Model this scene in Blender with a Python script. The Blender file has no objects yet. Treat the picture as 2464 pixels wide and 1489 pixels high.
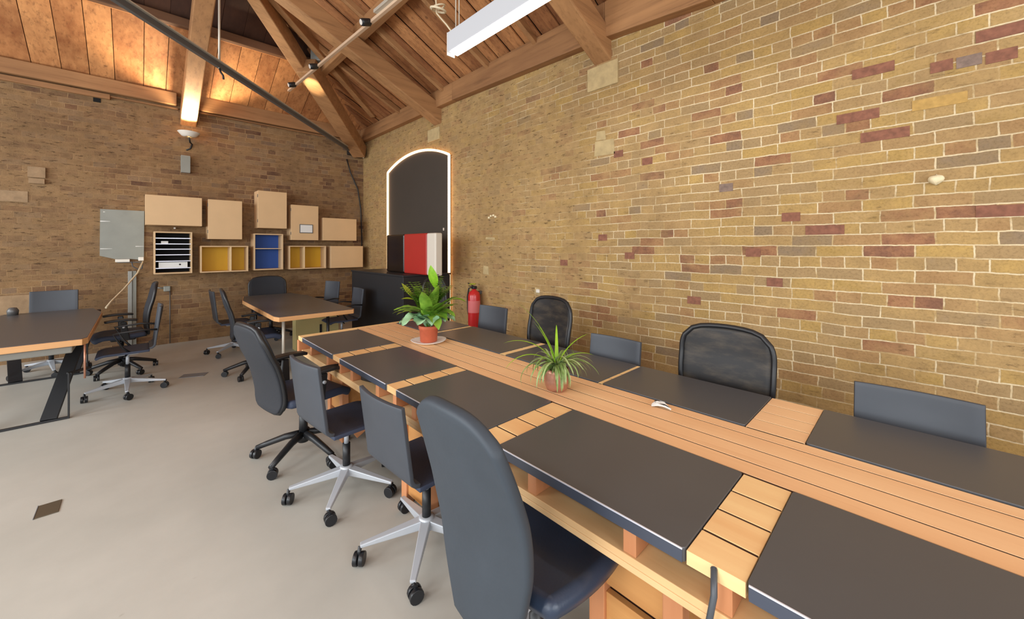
import bpy, bmesh, math, random
from mathutils import Vector, Matrix
random.seed(7)
R = math.radians
PI = math.pi
sc = bpy.context.scene
COL = sc.collection

# ---------------------------------------------------------------- camera
cam = bpy.data.cameras.new('camera'); cam.sensor_width = 36; cam.lens = 36*932/2464
cam.shift_y = -149.5/2464; cam.clip_start = .05
co = bpy.data.objects.new('camera', cam); COL.objects.link(co)
co.location = (0, 0, 1.5); co.rotation_euler = (R(90), 0, -R(43.9037)); sc.camera = co

# ---------------------------------------------------------------- light and exposure
sc.view_settings.view_transform = 'Standard'; sc.view_settings.look = 'None'
sc.view_settings.gamma = 1; sc.view_settings.use_curve_mapping = False
sc.view_settings.exposure = 0.06
sc.cycles.max_bounces = 7; sc.cycles.diffuse_bounces = 4; sc.cycles.glossy_bounces = 3
w = bpy.data.worlds.new('daylight'); sc.world = w; w.use_nodes = True
w.node_tree.nodes['Background'].inputs[0].default_value = (.93, .97, 1.0, 1)
w.node_tree.nodes['Background'].inputs[1].default_value = 0.95

def area(name, loc, rot, sx, sy, power, colr):
    l = bpy.data.lights.new(name, 'AREA'); l.shape = 'RECTANGLE'; l.size = sx; l.size_y = sy
    l.energy = power; l.color = colr
    o = bpy.data.objects.new(name, l); COL.objects.link(o); o.location = loc; o.rotation_euler = rot
    return o
# daylight through the windows on the side opposite the long brick wall and behind the camera
for i, y in enumerate((-2.0, 1.0, 4.0, 6.6)):
    area('window_daylight', (-4.6, y, 2.1), (0, -R(90), 0), 2.2, 1.6, 120, (.92, .97, 1))
area('window_daylight', (-.5, -4.5, 2.2), (R(90), 0, 0), 4.0, 2.2, 170, (.95, .98, 1))
area('added_fill', (-1.75, 1.0, 3.0), (0, 0, 0), .2, 5.0, 70, (1, .97, .92))  # fill lamp added out of view, no pendant fitting there

# ---------------------------------------------------------------- materials
def newmat(name):
    m = bpy.data.materials.new(name); m.use_nodes = True
    nt = m.node_tree; b = nt.nodes['Principled BSDF']
    return m, nt, b
def N(nt, t, **kw):
    n = nt.nodes.new(t)
    for k, v in kw.items():
        if k.startswith('i_'): n.inputs[k[2:].replace('_', ' ')].default_value = v
        else: setattr(n, k, v)
    return n
def L(nt, a, b): nt.links.new(a, b)
def s2l(c): return tuple(((x/255)/12.92 if x/255 <= .04045 else ((x/255+.055)/1.055)**2.4) for x in c)+(1,)
def math_(nt, op, a, b=None, c=None, clamp=False):
    n = nt.nodes.new('ShaderNodeMath'); n.operation = op; n.use_clamp = clamp
    for i, v in enumerate((a, b, c)):
        if v is None: continue
        if hasattr(v, 'links'): nt.links.new(v, n.inputs[i])
        else: n.inputs[i].default_value = v
    return n.outputs[0]
def mixc(nt, f, a, b, mode='MIX'):
    n = nt.nodes.new('ShaderNodeMix'); n.data_type = 'RGBA'; n.blend_type = mode
    for i, v in ((0, f), (6, a), (7, b)):
        if hasattr(v, 'links'): nt.links.new(v, n.inputs[i])
        else: n.inputs[i].default_value = v
    return n.outputs[2]
def ramp(nt, fac, stops, interp='LINEAR'):
    n = nt.nodes.new('ShaderNodeValToRGB'); n.color_ramp.interpolation = interp
    e = n.color_ramp.elements
    while len(e) > 1: e.remove(e[-1])
    e[0].position = stops[0][0]; e[0].color = stops[0][1]
    for p, c in stops[1:]:
        x = e.new(p); x.color = c
    nt.links.new(fac, n.inputs[0]); return n.outputs[0]
def noise(nt, vec, scale, detail=4, rough=.55, out=0):
    n = nt.nodes.new('ShaderNodeTexNoise'); n.inputs['Scale'].default_value = scale
    n.inputs['Detail'].default_value = detail; n.inputs['Roughness'].default_value = rough
    nt.links.new(vec, n.inputs['Vector']); return n.outputs[out]
def bump(nt, b, h, strength=.3, dist=.01):
    n = nt.nodes.new('ShaderNodeBump'); n.inputs['Strength'].default_value = strength
    n.inputs['Distance'].default_value = dist
    nt.links.new(h, n.inputs['Height']); nt.links.new(n.outputs[0], b.inputs['Normal'])

def plain(name, c, rough=.5, metal=0, spec=.5, var=0, bumpy=0, coat=0, scale=30):
    m, nt, b = newmat(name); cc = s2l(c)
    b.inputs['Base Color'].default_value = cc; b.inputs['Roughness'].default_value = rough
    b.inputs['Metallic'].default_value = metal; b.inputs['Specular IOR Level'].default_value = spec
    b.inputs['Coat Weight'].default_value = coat; b.inputs['Coat Roughness'].default_value = .25
    tc = N(nt, 'ShaderNodeTexCoord')
    if var:
        f = noise(nt, tc.outputs['Object'], scale, 5)
        d = tuple(x*(1-var) for x in cc[:3])+(1,); e = tuple(min(1, x*(1+var)) for x in cc[:3])+(1,)
        L(nt, ramp(nt, f, [(.3, d), (.7, e)]), b.inputs['Base Color'])
    if bumpy:
        bump(nt, b, noise(nt, tc.outputs['Object'], scale*6, 3), bumpy, .003)
    return m
def emis(name, c, s):
    m, nt, b = newmat(name); b.inputs['Base Color'].default_value = s2l(c)
    b.inputs['Emission Color'].default_value = s2l(c); b.inputs['Emission Strength'].default_value = s
    return m

def wood(name, lo, hi, rough=.5, axis='Y', scale=1.0, island=.5, dark=None, darkamt=.0, spec=.35, knots=False):
    """long-grained timber, every separate board with its own tint"""
    m, nt, b = newmat(name); tc = N(nt, 'ShaderNodeTexCoord'); g = N(nt, 'ShaderNodeNewGeometry')
    off = N(nt, 'ShaderNodeCombineXYZ')
    k = math_(nt, 'MULTIPLY', g.outputs['Random Per Island'], 37)
    for i in range(3): L(nt, k, off.inputs[i])
    add = N(nt, 'ShaderNodeVectorMath', operation='ADD'); L(nt, tc.outputs['Object'], add.inputs[0]); L(nt, off.outputs[0], add.inputs[1])
    mp = N(nt, 'ShaderNodeMapping'); L(nt, add.outputs[0], mp.inputs[0])
    s = {'X': (1.2, 22, 22), 'Y': (22, 1.2, 22), 'Z': (22, 22, 1.2)}[axis]
    mp.inputs['Scale'].default_value = tuple(x*scale for x in s)
    n1 = noise(nt, mp.outputs[0], 1.0, 6, .6)
    n2 = noise(nt, add.outputs[0], 2.2*scale, 3, .5)
    f = math_(nt, 'ADD', math_(nt, 'MULTIPLY', n1, .55), math_(nt, 'MULTIPLY', n2, .45))
    f = math_(nt, 'ADD', f, math_(nt, 'MULTIPLY', math_(nt, 'SUBTRACT', g.outputs['Random Per Island'], .5), island))
    stops = [(.28, s2l(lo)), (.72, s2l(hi))]
    c = ramp(nt, f, stops)
    if dark:
        n3 = noise(nt, mp.outputs[0], 2.3, 5, .7)
        c = mixc(nt, math_(nt, 'MULTIPLY', ramp(nt, n3, [(.52, (0, 0, 0, 1)), (.68, (1, 1, 1, 1))]), darkamt), c, s2l(dark))
    if knots:
        v = N(nt, 'ShaderNodeTexVoronoi'); v.inputs['Scale'].default_value = 2.6; L(nt, add.outputs[0], v.inputs['Vector'])
        kk = ramp(nt, v.outputs['Distance'], [(.03, (1, 1, 1, 1)), (.07, (0, 0, 0, 1))])
        c = mixc(nt, math_(nt, 'MULTIPLY', kk, .6), c, s2l(dark or lo))
    L(nt, c, b.inputs['Base Color']); b.inputs['Roughness'].default_value = rough
    b.inputs['Specular IOR Level'].default_value = spec
    bump(nt, b, n1, .25, .004)
    return m

def brick(name, plane, palette, mortar, wear_c, wear_grad, base_wear, mortar_w=.0045, dirt=.35, seed=0.0):
    """old stock brick laid with header courses; worn patches smear the joints away"""
    m, nt, b = newmat(name); tc = N(nt, 'ShaderNodeTexCoord')
    sp = N(nt, 'ShaderNodeSeparateXYZ'); L(nt, tc.outputs['Object'], sp.inputs[0])
    cb = N(nt, 'ShaderNodeCombineXYZ'); L(nt, sp.outputs[plane], cb.inputs[0]); L(nt, sp.outputs['Z'], cb.inputs[1])
    cb.inputs[2].default_value = seed
    wob = N(nt, 'ShaderNodeTexNoise'); wob.inputs['Scale'].default_value = 2.4; wob.inputs['Detail'].default_value = 5
    L(nt, cb.outputs[0], wob.inputs['Vector'])
    sub = N(nt, 'ShaderNodeVectorMath', operation='SUBTRACT'); L(nt, wob.outputs['Color'], sub.inputs[0]); sub.inputs[1].default_value = (.5, .5, .5)
    scl = N(nt, 'ShaderNodeVectorMath', operation='SCALE'); L(nt, sub.outputs[0], scl.inputs[0]); scl.inputs['Scale'].default_value = .035
    wb2 = N(nt, 'ShaderNodeTexNoise'); wb2.inputs['Scale'].default_value = 28; wb2.inputs['Detail'].default_value = 2
    L(nt, cb.outputs[0], wb2.inputs['Vector'])
    sub2 = N(nt, 'ShaderNodeVectorMath', operation='SUBTRACT'); L(nt, wb2.outputs['Color'], sub2.inputs[0]); sub2.inputs[1].default_value = (.5, .5, .5)
    scl2 = N(nt, 'ShaderNodeVectorMath', operation='SCALE'); L(nt, sub2.outputs[0], scl2.inputs[0]); scl2.inputs['Scale'].default_value = .007
    add = N(nt, 'ShaderNodeVectorMath', operation='ADD'); L(nt, cb.outputs[0], add.inputs[0]); L(nt, scl.outputs[0], add.inputs[1])
    add2 = N(nt, 'ShaderNodeVectorMath', operation='ADD'); L(nt, add.outputs[0], add2.inputs[0]); L(nt, scl2.outputs[0], add2.inputs[1])
    flat = N(nt, 'ShaderNodeVectorMath', operation='MULTIPLY'); L(nt, add2.outputs[0], flat.inputs[0]); flat.inputs[1].default_value = (1, 1, 0)
    bt = N(nt, 'ShaderNodeTexBrick'); bt.offset = .37; bt.offset_frequency = 2; bt.squash = .52; bt.squash_frequency = 3
    L(nt, flat.outputs[0], bt.inputs['Vector'])
    for k, v in dict(Color1=(0, 0, 0, 1), Color2=(1, 1, 1, 1), Mortar=(.5, .5, .5, 1)).items(): bt.inputs[k].default_value = v
    bt.inputs['Scale'].default_value = 1; bt.inputs['Mortar Size'].default_value = mortar_w
    bt.inputs['Mortar Smooth'].default_value = .35; bt.inputs['Brick Width'].default_value = .235
    bt.inputs['Row Height'].default_value = .0755; bt.inputs['Bias'].default_value = 0
    bc = N(nt, 'ShaderNodeSeparateColor'); L(nt, bt.outputs['Color'], bc.inputs[0])
    big = noise(nt, cb.outputs[0], 1.1, 4, .6)
    mid = noise(nt, cb.outputs[0], 9, 5, .65)
    fine = noise(nt, cb.outputs[0], 70, 4, .7)
    rnd = math_(nt, 'ADD', bc.outputs[0], math_(nt, 'MULTIPLY', math_(nt, 'SUBTRACT', mid, .5), .22), clamp=True)
    n = len(palette)
    col = ramp(nt, rnd, [(p, s2l(c)) for p, c in palette], 'LINEAR')
    # tint drift, speckle
    col = mixc(nt, .55, col, ramp(nt, mid, [(.25, (.72, .72, .72, 1)), (.75, (1.22, 1.22, 1.22, 1))]), 'MULTIPLY')
    col = mixc(nt, .5, col, ramp(nt, fine, [(.32, (.5, .48, .45, 1)), (.5, (1, 1, 1, 1)), (.72, (1.18, 1.18, 1.18, 1))]), 'MULTIPLY')
    mort = mixc(nt, .6, s2l(mortar), ramp(nt, fine, [(.3, (.7, .7, .7, 1)), (.7, (1.15, 1.15, 1.15, 1))]), 'MULTIPLY')
    # wear mask
    ax, a0, a1 = wear_grad
    mr = N(nt, 'ShaderNodeMapRange'); L(nt, sp.outputs[ax], mr.inputs[0])
    mr.inputs[1].default_value = a0; mr.inputs[2].default_value = a1; mr.inputs[3].default_value = base_wear[0]; mr.inputs[4].default_value = base_wear[1]
    wn = noise(nt, cb.outputs[0], 1.7, 6, .7)
    wear = math_(nt, 'ADD', mr.outputs[0], math_(nt, 'MULTIPLY', math_(nt, 'SUBTRACT', wn, .5), 4.5), clamp=True)
    s3 = N(nt, 'ShaderNodeSeparateXYZ'); L(nt, flat.outputs[0], s3.inputs[0])
    fr = math_(nt, 'FRACT', math_(nt, 'DIVIDE', s3.outputs[1], .0755))
    dj = math_(nt, 'MULTIPLY', math_(nt, 'MINIMUM', fr, math_(nt, 'SUBTRACT', 1, fr)), .0755)
    course = math_(nt, 'LESS_THAN', dj, mortar_w*.98)
    hn = N(nt, 'ShaderNodeMapping'); L(nt, cb.outputs[0], hn.inputs[0]); hn.inputs['Scale'].default_value = (2.6, 5.5, 1); hn.inputs['Location'].default_value = (5, 9, 0)
    keep_h = ramp(nt, noise(nt, hn.outputs[0], 1, 3, .6), [(.42, (.12, .12, .12, 1)), (.56, (1, 1, 1, 1))])
    hn2 = N(nt, 'ShaderNodeMapping'); L(nt, cb.outputs[0], hn2.inputs[0]); hn2.inputs['Scale'].default_value = (1.3, 6.5, 1)
    keep_c = ramp(nt, noise(nt, hn2.outputs[0], 1, 4, .65), [(.32, (.15, .15, .15, 1)), (.5, (1, 1, 1, 1))])
    keep = math_(nt, 'ADD', math_(nt, 'MULTIPLY', course, keep_c), math_(nt, 'MULTIPLY', math_(nt, 'SUBTRACT', 1, course), keep_h))
    jn = math_(nt, 'MULTIPLY', math_(nt, 'MULTIPLY', bt.outputs['Fac'], keep), math_(nt, 'SUBTRACT', 1, math_(nt, 'MULTIPLY', wear, .93)))
    smear = mixc(nt, .5, s2l(wear_c), ramp(nt, mid, [(.3, (.6, .6, .6, 1)), (.7, (1.3, 1.3, 1.3, 1))]), 'MULTIPLY')
    col = mixc(nt, math_(nt, 'MULTIPLY', wear, .72), col, smear)
    col = mixc(nt, jn, col, mort)
    # thin dark cracks along the worn courses
    wv = N(nt, 'ShaderNodeMapping'); L(nt, add.outputs[0], wv.inputs[0]); wv.inputs['Scale'].default_value = (9, 34, 1)
    ck = noise(nt, wv.outputs[0], 1.0, 6, .75)
    ckm = math_(nt, 'MULTIPLY', ramp(nt, ck, [(.58, (0, 0, 0, 1)), (.63, (1, 1, 1, 1))]), math_(nt, 'MULTIPLY', wear, dirt))
    col = mixc(nt, ckm, col, s2l((72, 52, 36)))
    # broad grime
    col = mixc(nt, .5, col, ramp(nt, big, [(.3, (.72, .70, .68, 1)), (.65, (1.12, 1.12, 1.1, 1))]), 'MULTIPLY')
    L(nt, col, b.inputs['Base Color']); b.inputs['Roughness'].default_value = .85; b.inputs['Specular IOR Level'].default_value = .2
    h = math_(nt, 'SUBTRACT', math_(nt, 'MULTIPLY', math_(nt, 'ADD', mid, fine), .5), math_(nt, 'MULTIPLY', math_(nt, 'MULTIPLY', bt.outputs['Fac'], keep), math_(nt, 'SUBTRACT', .7, math_(nt, 'MULTIPLY', wear, .6))))
    h = math_(nt, 'SUBTRACT', h, math_(nt, 'MULTIPLY', ckm, .8))
    bump(nt, b, h, .55, .012)
    return m

M = {}
M['brick_r'] = brick('yellow_stock_brick', 'Y',
    [(0, (134, 96, 76)), (.05, (156, 112, 82)), (.14, (170, 134, 92)), (.3, (172, 142, 98)), (.5, (178, 147, 96)), (.66, (182, 150, 90)), (.8, (172, 143, 101)), (.93, (162, 136, 98)), (1, (142, 122, 98))],
    (226, 207, 170), (168, 138, 94), ('Y', 1.0, 4.2), (-.02, 1.3), mortar_w=.0048, dirt=.7, seed=3.0)
M['brick_l'] = brick('brown_stock_brick', 'X',
    [(0, (92, 66, 54)), (.2, (118, 86, 64)), (.4, (134, 104, 74)), (.6, (148, 116, 80)), (.8, (138, 112, 86)), (1, (112, 92, 78))],
    (176, 146, 108), (140, 112, 80), ('X', -1.5, 3.2), (.95, .55), dirt=.8, seed=11.0)
M['red_brick'] = plain('dark_red_brick', (134, 88, 68), .85, var=.25, bumpy=.5)
M['mauve_brick'] = plain('mauve_grey_brick', (130, 110, 98), .85, var=.25, bumpy=.5)
M['ochre_brick'] = plain('ochre_brick', (182, 146, 82), .85, var=.15, bumpy=.5)
M['plaster'] = plain('pale_lime_plaster', (184, 162, 118), .9, var=.15, bumpy=.5, scale=12)
M['stone'] = plain('pale_stone', (232, 218, 180), .9, var=.1, bumpy=.6)
M['stone_brown'] = plain('brown_stone', (150, 124, 94), .9, var=.2, bumpy=.6, scale=9)
M['hole'] = plain('dark_void', (12, 10, 9), .9)
M['board'] = wood('roof_board_timber', (132, 84, 52), (190, 134, 86), .7, 'X', .6, .35, (84, 50, 30), .55, knots=True)
M['board_y'] = wood('hip_board_timber', (146, 90, 52), (216, 154, 98), .7, 'Y', .6, .2, (96, 58, 34), .5, knots=True)
M['board_shaded'] = wood('shaded_roof_board', (52, 32, 24), (82, 52, 36), .8, 'Y', .6, .2)  # darker board copy, purlin's shade from the uplight put into the colour
M['beam_dark'] = wood('dark_purlin_timber', (84, 56, 38), (118, 82, 56), .7, 'X', .5, .1)
M['beam'] = wood('old_beam_timber', (130, 92, 60), (180, 134, 90), .65, 'X', .5, .25, (84, 52, 32), .35)
M['beam_y'] = wood('old_plate_timber', (126, 88, 58), (176, 130, 86), .7, 'Y', .5, .25, (80, 52, 34), .4)
M['desk'] = wood('red_cedar_planks', (228, 172, 122), (249, 206, 158), .42, 'Y', .4, .35, (218, 158, 108), .3)
M['desk_pale'] = wood('pale_cedar_blocks', (226, 164, 106), (252, 218, 160), .45, 'Y', .5, 1.1)
M['desk_red'] = wood('red_cedar_uprights', (186, 120, 78), (210, 146, 102), .5, 'Z', .8, .3)
M['desk_shelf'] = wood('pale_pine_shelf', (222, 172, 116), (244, 208, 156), .5, 'Y', .6, .3)
M['gap_shade'] = plain('gap_shade_timber', (64, 36, 22), .8)  # shade between planks, blocks and slats painted as dark timber
M['crate'] = wood('varnished_crate_boards', (178, 118, 62), (216, 158, 96), .5, 'Y', .7, .4)
M['ply'] = wood('pale_ply', (206, 174, 132), (224, 192, 150), .55, 'Z', .4, .1)
M['ply_door'] = plain('pale_ply_door', (216, 180, 134), .5, var=.03, scale=4)
M['ply_edge'] = plain('ply_edge', (226, 196, 150), .5, var=.05)
M['oak_edge'] = wood('oak_table_edge', (198, 144, 92), (220, 170, 118), .45, 'X', .7, .1)
M['lino'] = plain('charcoal_linoleum', (82, 83, 86), .34, spec=.55, var=.03, scale=3)
M['lino_edge'] = plain('slate_pad_edge', (66, 72, 86), .4)
M['alu'] = plain('brushed_aluminium', (222, 224, 236), .3, .25)
M['silver'] = plain('silver_chair_alloy', (186, 191, 198), .38, .2)
M['black_plastic'] = plain('black_plastic', (30, 31, 34), .42)
M['caster'] = plain('black_caster_rubber', (26, 28, 32), .35)
M['shell'] = plain('graphite_chair_shell', (63, 68, 76), .5, var=.05, scale=6)
M['seat_fab'] = plain('navy_black_fabric', (50, 60, 82), .6, bumpy=.4)
M['leather'] = plain('blue_black_leather', (46, 58, 78), .36, bumpy=.15, scale=20)
M['slate_fab'] = plain('slate_upholstery', (54, 62, 71), .6, var=.06, bumpy=.2, scale=8)
M['back_fab'] = plain('black_backrest_fabric', (36, 39, 46), .7, bumpy=.3)
M['counter'] = plain('matt_black_counter', (34, 35, 38), .5, var=.05, scale=2)
M['red_panel'] = plain('crimson_panel', (168, 40, 32), .45, var=.05, scale=3)
M['white_panel'] = plain('ivory_panel', (212, 204, 190), .5)
M['gloss_black'] = plain('glossy_brown_black', (30, 22, 18), .2)
M['arch'] = plain('charcoal_arch_board', (62, 56, 50), .6, var=.05, scale=2)
M['led'] = emis('warm_led', (255, 200, 150), 3.5)
M['lamp_body'] = emis('opal_lamp_body', (226, 228, 232), .34); M['lamp_body'].node_tree.nodes['Principled BSDF'].inputs['Base Color'].default_value = s2l((150, 152, 156))
M['lamp_diff'] = emis('opal_lamp_diffuser', (255, 248, 238), 12)
M['lamp_end'] = plain('white_lamp_end', (214, 208, 200), .4)
M['bulb'] = emis('warm_bulb', (255, 214, 150), 20)
M['white'] = plain('white_enamel', (232, 226, 214), .4)
M['paper'] = plain('white_paper', (228, 228, 224), .7)
M['grey_paint'] = plain('grey_paint', (142, 144, 136), .6, var=.08, scale=5)
M['grey_steel'] = plain('grey_painted_steel', (146, 146, 140), .45, .1)
M['dark_steel'] = plain('dark_steel', (92, 92, 92), .4, .2)
M['rod'] = plain('galvanised_rod', (196, 188, 174), .4, .3)
M['track'] = plain('pale_track', (206, 176, 148), .45)
M['cable'] = plain('cream_cable', (206, 190, 160), .6)
M['black_cable'] = plain('black_cable', (28, 26, 26), .5)
M['grey_cable'] = plain('grey_rubber_cable', (70, 74, 80), .45)
M['yellow'] = plain('mustard_back', (212, 164, 30), .6, var=.04, scale=3)
M['blue'] = plain('royal_blue_back', (34, 78, 160), .6, var=.04, scale=3)
M['ext_red'] = plain('extinguisher_red', (200, 40, 42), .3, coat=.4)
M['terracotta'] = plain('terracotta', (196, 98, 66), .75, var=.1, scale=20)
M['copper'] = plain('hammered_copper_pot', (186, 134, 110), .36, .5, var=.15, bumpy=.3, scale=14)
M['soil'] = plain('dark_soil', (44, 32, 24), .95, bumpy=.6)
M['saucer'] = plain('white_saucer', (250, 249, 246), .35)
M['pedestal'] = plain('olive_cream_pedestal', (206, 188, 128), .55)
M['plate'] = plain('grey_floor_plate', (122, 124, 128), .5, .0)
M['bronze'] = plain('bronze_floor_plate', (98, 88, 72), .5, .4)
def leafmat(name, a, b_, scale=18, tr=.25):
    m, nt, b = newmat(name); tc = N(nt, 'ShaderNodeTexCoord'); g = N(nt, 'ShaderNodeNewGeometry')
    f = math_(nt, 'ADD', math_(nt, 'MULTIPLY', noise(nt, tc.outputs['Object'], scale, 3), .7), math_(nt, 'MULTIPLY', g.outputs['Random Per Island'], .35))
    L(nt, ramp(nt, f, [(.3, s2l(a)), (.75, s2l(b_))]), b.inputs['Base Color']); b.inputs['Roughness'].default_value = .45
    return m
M['leaf_teal'] = leafmat('grey_green_leaf', (112, 158, 118), (170, 208, 164))
M['leaf_green'] = leafmat('bright_green_leaf', (84, 134, 34), (146, 184, 66))
M['leaf_fern'] = leafmat('fern_green_leaf', (66, 118, 26), (128, 172, 52), 40)
M['leaf_yellow'] = leafmat('yellow_green_leaf', (140, 156, 24), (206, 206, 60))
M['leaf_spider'] = leafmat('spider_leaf', (96, 126, 50), (170, 190, 130), 30)
M['leaf_lime'] = leafmat('lime_leaf', (110, 160, 20), (150, 190, 50), 30)
M['stem'] = plain('green_stem', (110, 130, 60), .6)

def floor_mat():
    m, nt, b = newmat('polished_screed'); tc = N(nt, 'ShaderNodeTexCoord')
    a = noise(nt, tc.outputs['Object'], .7, 4, .5); c = noise(nt, tc.outputs['Object'], 5, 6, .65)
    col = ramp(nt, a, [(.3, s2l((174, 173, 165))), (.7, s2l((191, 189, 181)))])
    col = mixc(nt, .5, col, ramp(nt, c, [(.3, (.92, .92, .92, 1)), (.7, (1.05, 1.05, 1.05, 1))]), 'MULTIPLY')
    v = noise(nt, tc.outputs['Object'], 14, 2, .5)
    col = mixc(nt, math_(nt, 'MULTIPLY', ramp(nt, v, [(.74, (0, 0, 0, 1)), (.8, (1, 1, 1, 1))]), .25), col, s2l((110, 98, 84)))
    L(nt, col, b.inputs['Base Color']); b.inputs['Roughness'].default_value = .42; b.inputs['Specular IOR Level'].default_value = .4
    return m
M['floor'] = floor_mat()
def meshmat():
    m, nt, b = newmat('black_mesh_fabric'); tc = N(nt, 'ShaderNodeTexCoord')
    mp = N(nt, 'ShaderNodeMapping'); L(nt, tc.outputs['Object'], mp.inputs[0]); mp.inputs['Scale'].default_value = (3, 3, 9)
    f = noise(nt, mp.outputs[0], 2.2, 5, .6)
    L(nt, ramp(nt, f, [(.45, s2l((30, 30, 32))), (.72, s2l((70, 62, 52)))]), b.inputs['Base Color'])
    b.inputs['Roughness'].default_value = .5; b.inputs['Alpha'].default_value = .9
    return m
M['mesh'] = meshmat()

# ---------------------------------------------------------------- mesh helpers
class MB:
    def __init__(s): s.bm = bmesh.new(); s.mi = 0
    def _add(s, verts, faces):
        vs = [s.bm.verts.new(v) for v in verts]
        for f in faces:
            try:
                fc = s.bm.faces.new([vs[i] for i in f]); fc.material_index = s.mi
            except ValueError: pass
        return s
    def box(s, x0, x1, y0, y1, z0, z1):
        v = [(x, y, z) for x in (x0, x1) for y in (y0, y1) for z in (z0, z1)]
        return s._add(v, [(0, 1, 3, 2), (4, 6, 7, 5), (0, 4, 5, 1), (2, 3, 7, 6), (0, 2, 6, 4), (1, 5, 7, 3)])
    def hexa(s, a, b):
        """two matching quads (lists of 4 points) joined into a block"""
        return s._add(list(a)+list(b), [(0, 3, 2, 1), (4, 5, 6, 7), (0, 1, 5, 4), (1, 2, 6, 5), (2, 3, 7, 6), (3, 0, 4, 7)])
    def bar(s, p, q, w, h, w2=None, h2=None, up=(0, 0, 1)):
        p, q = Vector(p), Vector(q); d = (q-p).normalized(); u = Vector(up)
        sd = d.cross(u)
        if sd.length < 1e-4: sd = d.cross(Vector((1, 0, 0)))
        sd.normalize(); u = sd.cross(d).normalized(); w2 = w if w2 is None else w2; h2 = h if h2 is None else h2
        def ring(c, w, h): return [c-sd*w/2-u*h/2, c+sd*w/2-u*h/2, c+sd*w/2+u*h/2, c-sd*w/2+u*h/2]
        return s.hexa(ring(p, w, h), ring(q, w2, h2))
    def tube(s, pts, r, n=10, r2=None, closed=False):
        pts = [Vector(p) for p in pts]; rings = []; m = len(pts)
        prev = None
        for i, p in enumerate(pts):
            if closed: d = pts[(i+1) % m]-pts[i-1]
            else: d = pts[min(i+1, m-1)]-pts[max(i-1, 0)]
            d.normalize()
            if prev is None:
                a = d.cross(Vector((0, 0, 1)))
                if a.length < .1: a = d.cross(Vector((1, 0, 0)))
            else: a = prev-d*prev.dot(d)
            a.normalize(); prev = a; b = d.cross(a)
            rr = r if r2 is None else r+(r2-r)*i/max(1, m-1)
            rings.append([s.bm.verts.new(p+(a*math.cos(t)+b*math.sin(t))*rr) for t in [2*PI*k/n for k in range(n)]])
        for i in range(m if closed else m-1):
            A, B = rings[i], rings[(i+1) % m]
            for k in range(n):
                f = s.bm.faces.new([A[k], A[(k+1) % n], B[(k+1) % n], B[k]]); f.smooth = True; f.material_index = s.mi
        if not closed:
            for rg, rev in ((rings[0], True), (rings[-1], False)):
                f = s.bm.faces.new(rg[::-1] if rev else rg); f.material_index = s.mi
        return s
    def lathe(s, prof, c=(0, 0, 0), n=28, axis='Z', capends=True):
        rings = []
        for r, z in prof:
            ring = []
            for k in range(n):
                t = 2*PI*k/n; x, y = r*math.cos(t), r*math.sin(t)
                v = {'Z': (x, y, z), 'X': (z, x, y), 'Y': (y, z, x)}[axis]
                ring.append(s.bm.verts.new(Vector(v)+Vector(c)))
            rings.append(ring)
        for A, B in zip(rings, rings[1:]):
            for k in range(n):
                f = s.bm.faces.new([A[k], A[(k+1) % n], B[(k+1) % n], B[k]]); f.smooth = True; f.material_index = s.mi
        if capends:
            s.bm.faces.new(rings[0][::-1]).material_index = s.mi; s.bm.faces.new(rings[-1]).material_index = s.mi
        return s
    def prism(s, poly, z0, z1, axis='Z'):
        n = len(poly)
        def mk(p, z): return {'Z': (p[0], p[1], z), 'X': (z, p[0], p[1]), 'Y': (p[0], z, p[1])}[axis]
        v = [mk(p, z0) for p in poly]+[mk(p, z1) for p in poly]
        return s._add(v, [tuple(range(n))[::-1], tuple(range(n, 2*n))]+[(i, (i+1) % n, n+(i+1) % n, n+i) for i in range(n)])
    def grid(s, fn, nu, nv, smooth=True):
        vs = [[s.bm.verts.new(fn(i/nu, j/nv)) for j in range(nv+1)] for i in range(nu+1)]
        for i in range(nu):
            for j in range(nv):
                f = s.bm.faces.new([vs[i][j], vs[i+1][j], vs[i+1][j+1], vs[i][j+1]]); f.smooth = smooth; f.material_index = s.mi
        return s
    def build(s, name, mats, parent=None, bevel=0, seg=2, solid=0, sub=0, autosmooth=False, offs=0):
        bmesh.ops.recalc_face_normals(s.bm, faces=s.bm.faces[:])
        me = bpy.data.meshes.new(name); s.bm.to_mesh(me); s.bm.free()
        o = bpy.data.objects.new(name, me); COL.objects.link(o)
        if not isinstance(mats, (list, tuple)): mats = [mats]
        for m in mats: me.materials.append(M[m] if isinstance(m, str) else m)
        if parent is not None: o.parent = parent
        if solid:
            md = o.modifiers.new('thickness', 'SOLIDIFY'); md.thickness = solid; md.offset = offs
        if bevel:
            md = o.modifiers.new('edge', 'BEVEL'); md.width = bevel; md.segments = seg; md.limit_method = 'ANGLE'
        if sub:
            md = o.modifiers.new('round', 'SUBSURF'); md.levels = sub; md.render_levels = sub
        return o

def tag(o, label=None, cat=None, group=None, kind=None):
    if label: o['label'] = label
    if cat: o['category'] = cat
    if group: o['group'] = group
    if kind: o['kind'] = kind
    return o
def empty(name, loc, rz, label, cat, group=None):
    o = bpy.data.objects.new(name, None); COL.objects.link(o); o.empty_display_size = .1
    o.location = loc; o.rotation_euler = (0, 0, R(rz)); return tag(o, label, cat, group)
def kids(o): return [c for c in bpy.data.objects if c.parent == o]
def copy_tree(o, parent=None):
    c = o.copy(); COL.objects.link(c); c.parent = parent
    for ch in kids(o): copy_tree(ch, c)
    return c
def struct(o, label=None): return tag(o, label, None, None, 'structure')

# ================================================================ SETTING
XW, YW = 3.4, 8.05
o = MB().box(-6, XW+.3, -6, YW+.3, -.1, 0).build('floor', 'floor'); struct(o, 'smooth grey beige screed floor')
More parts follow.
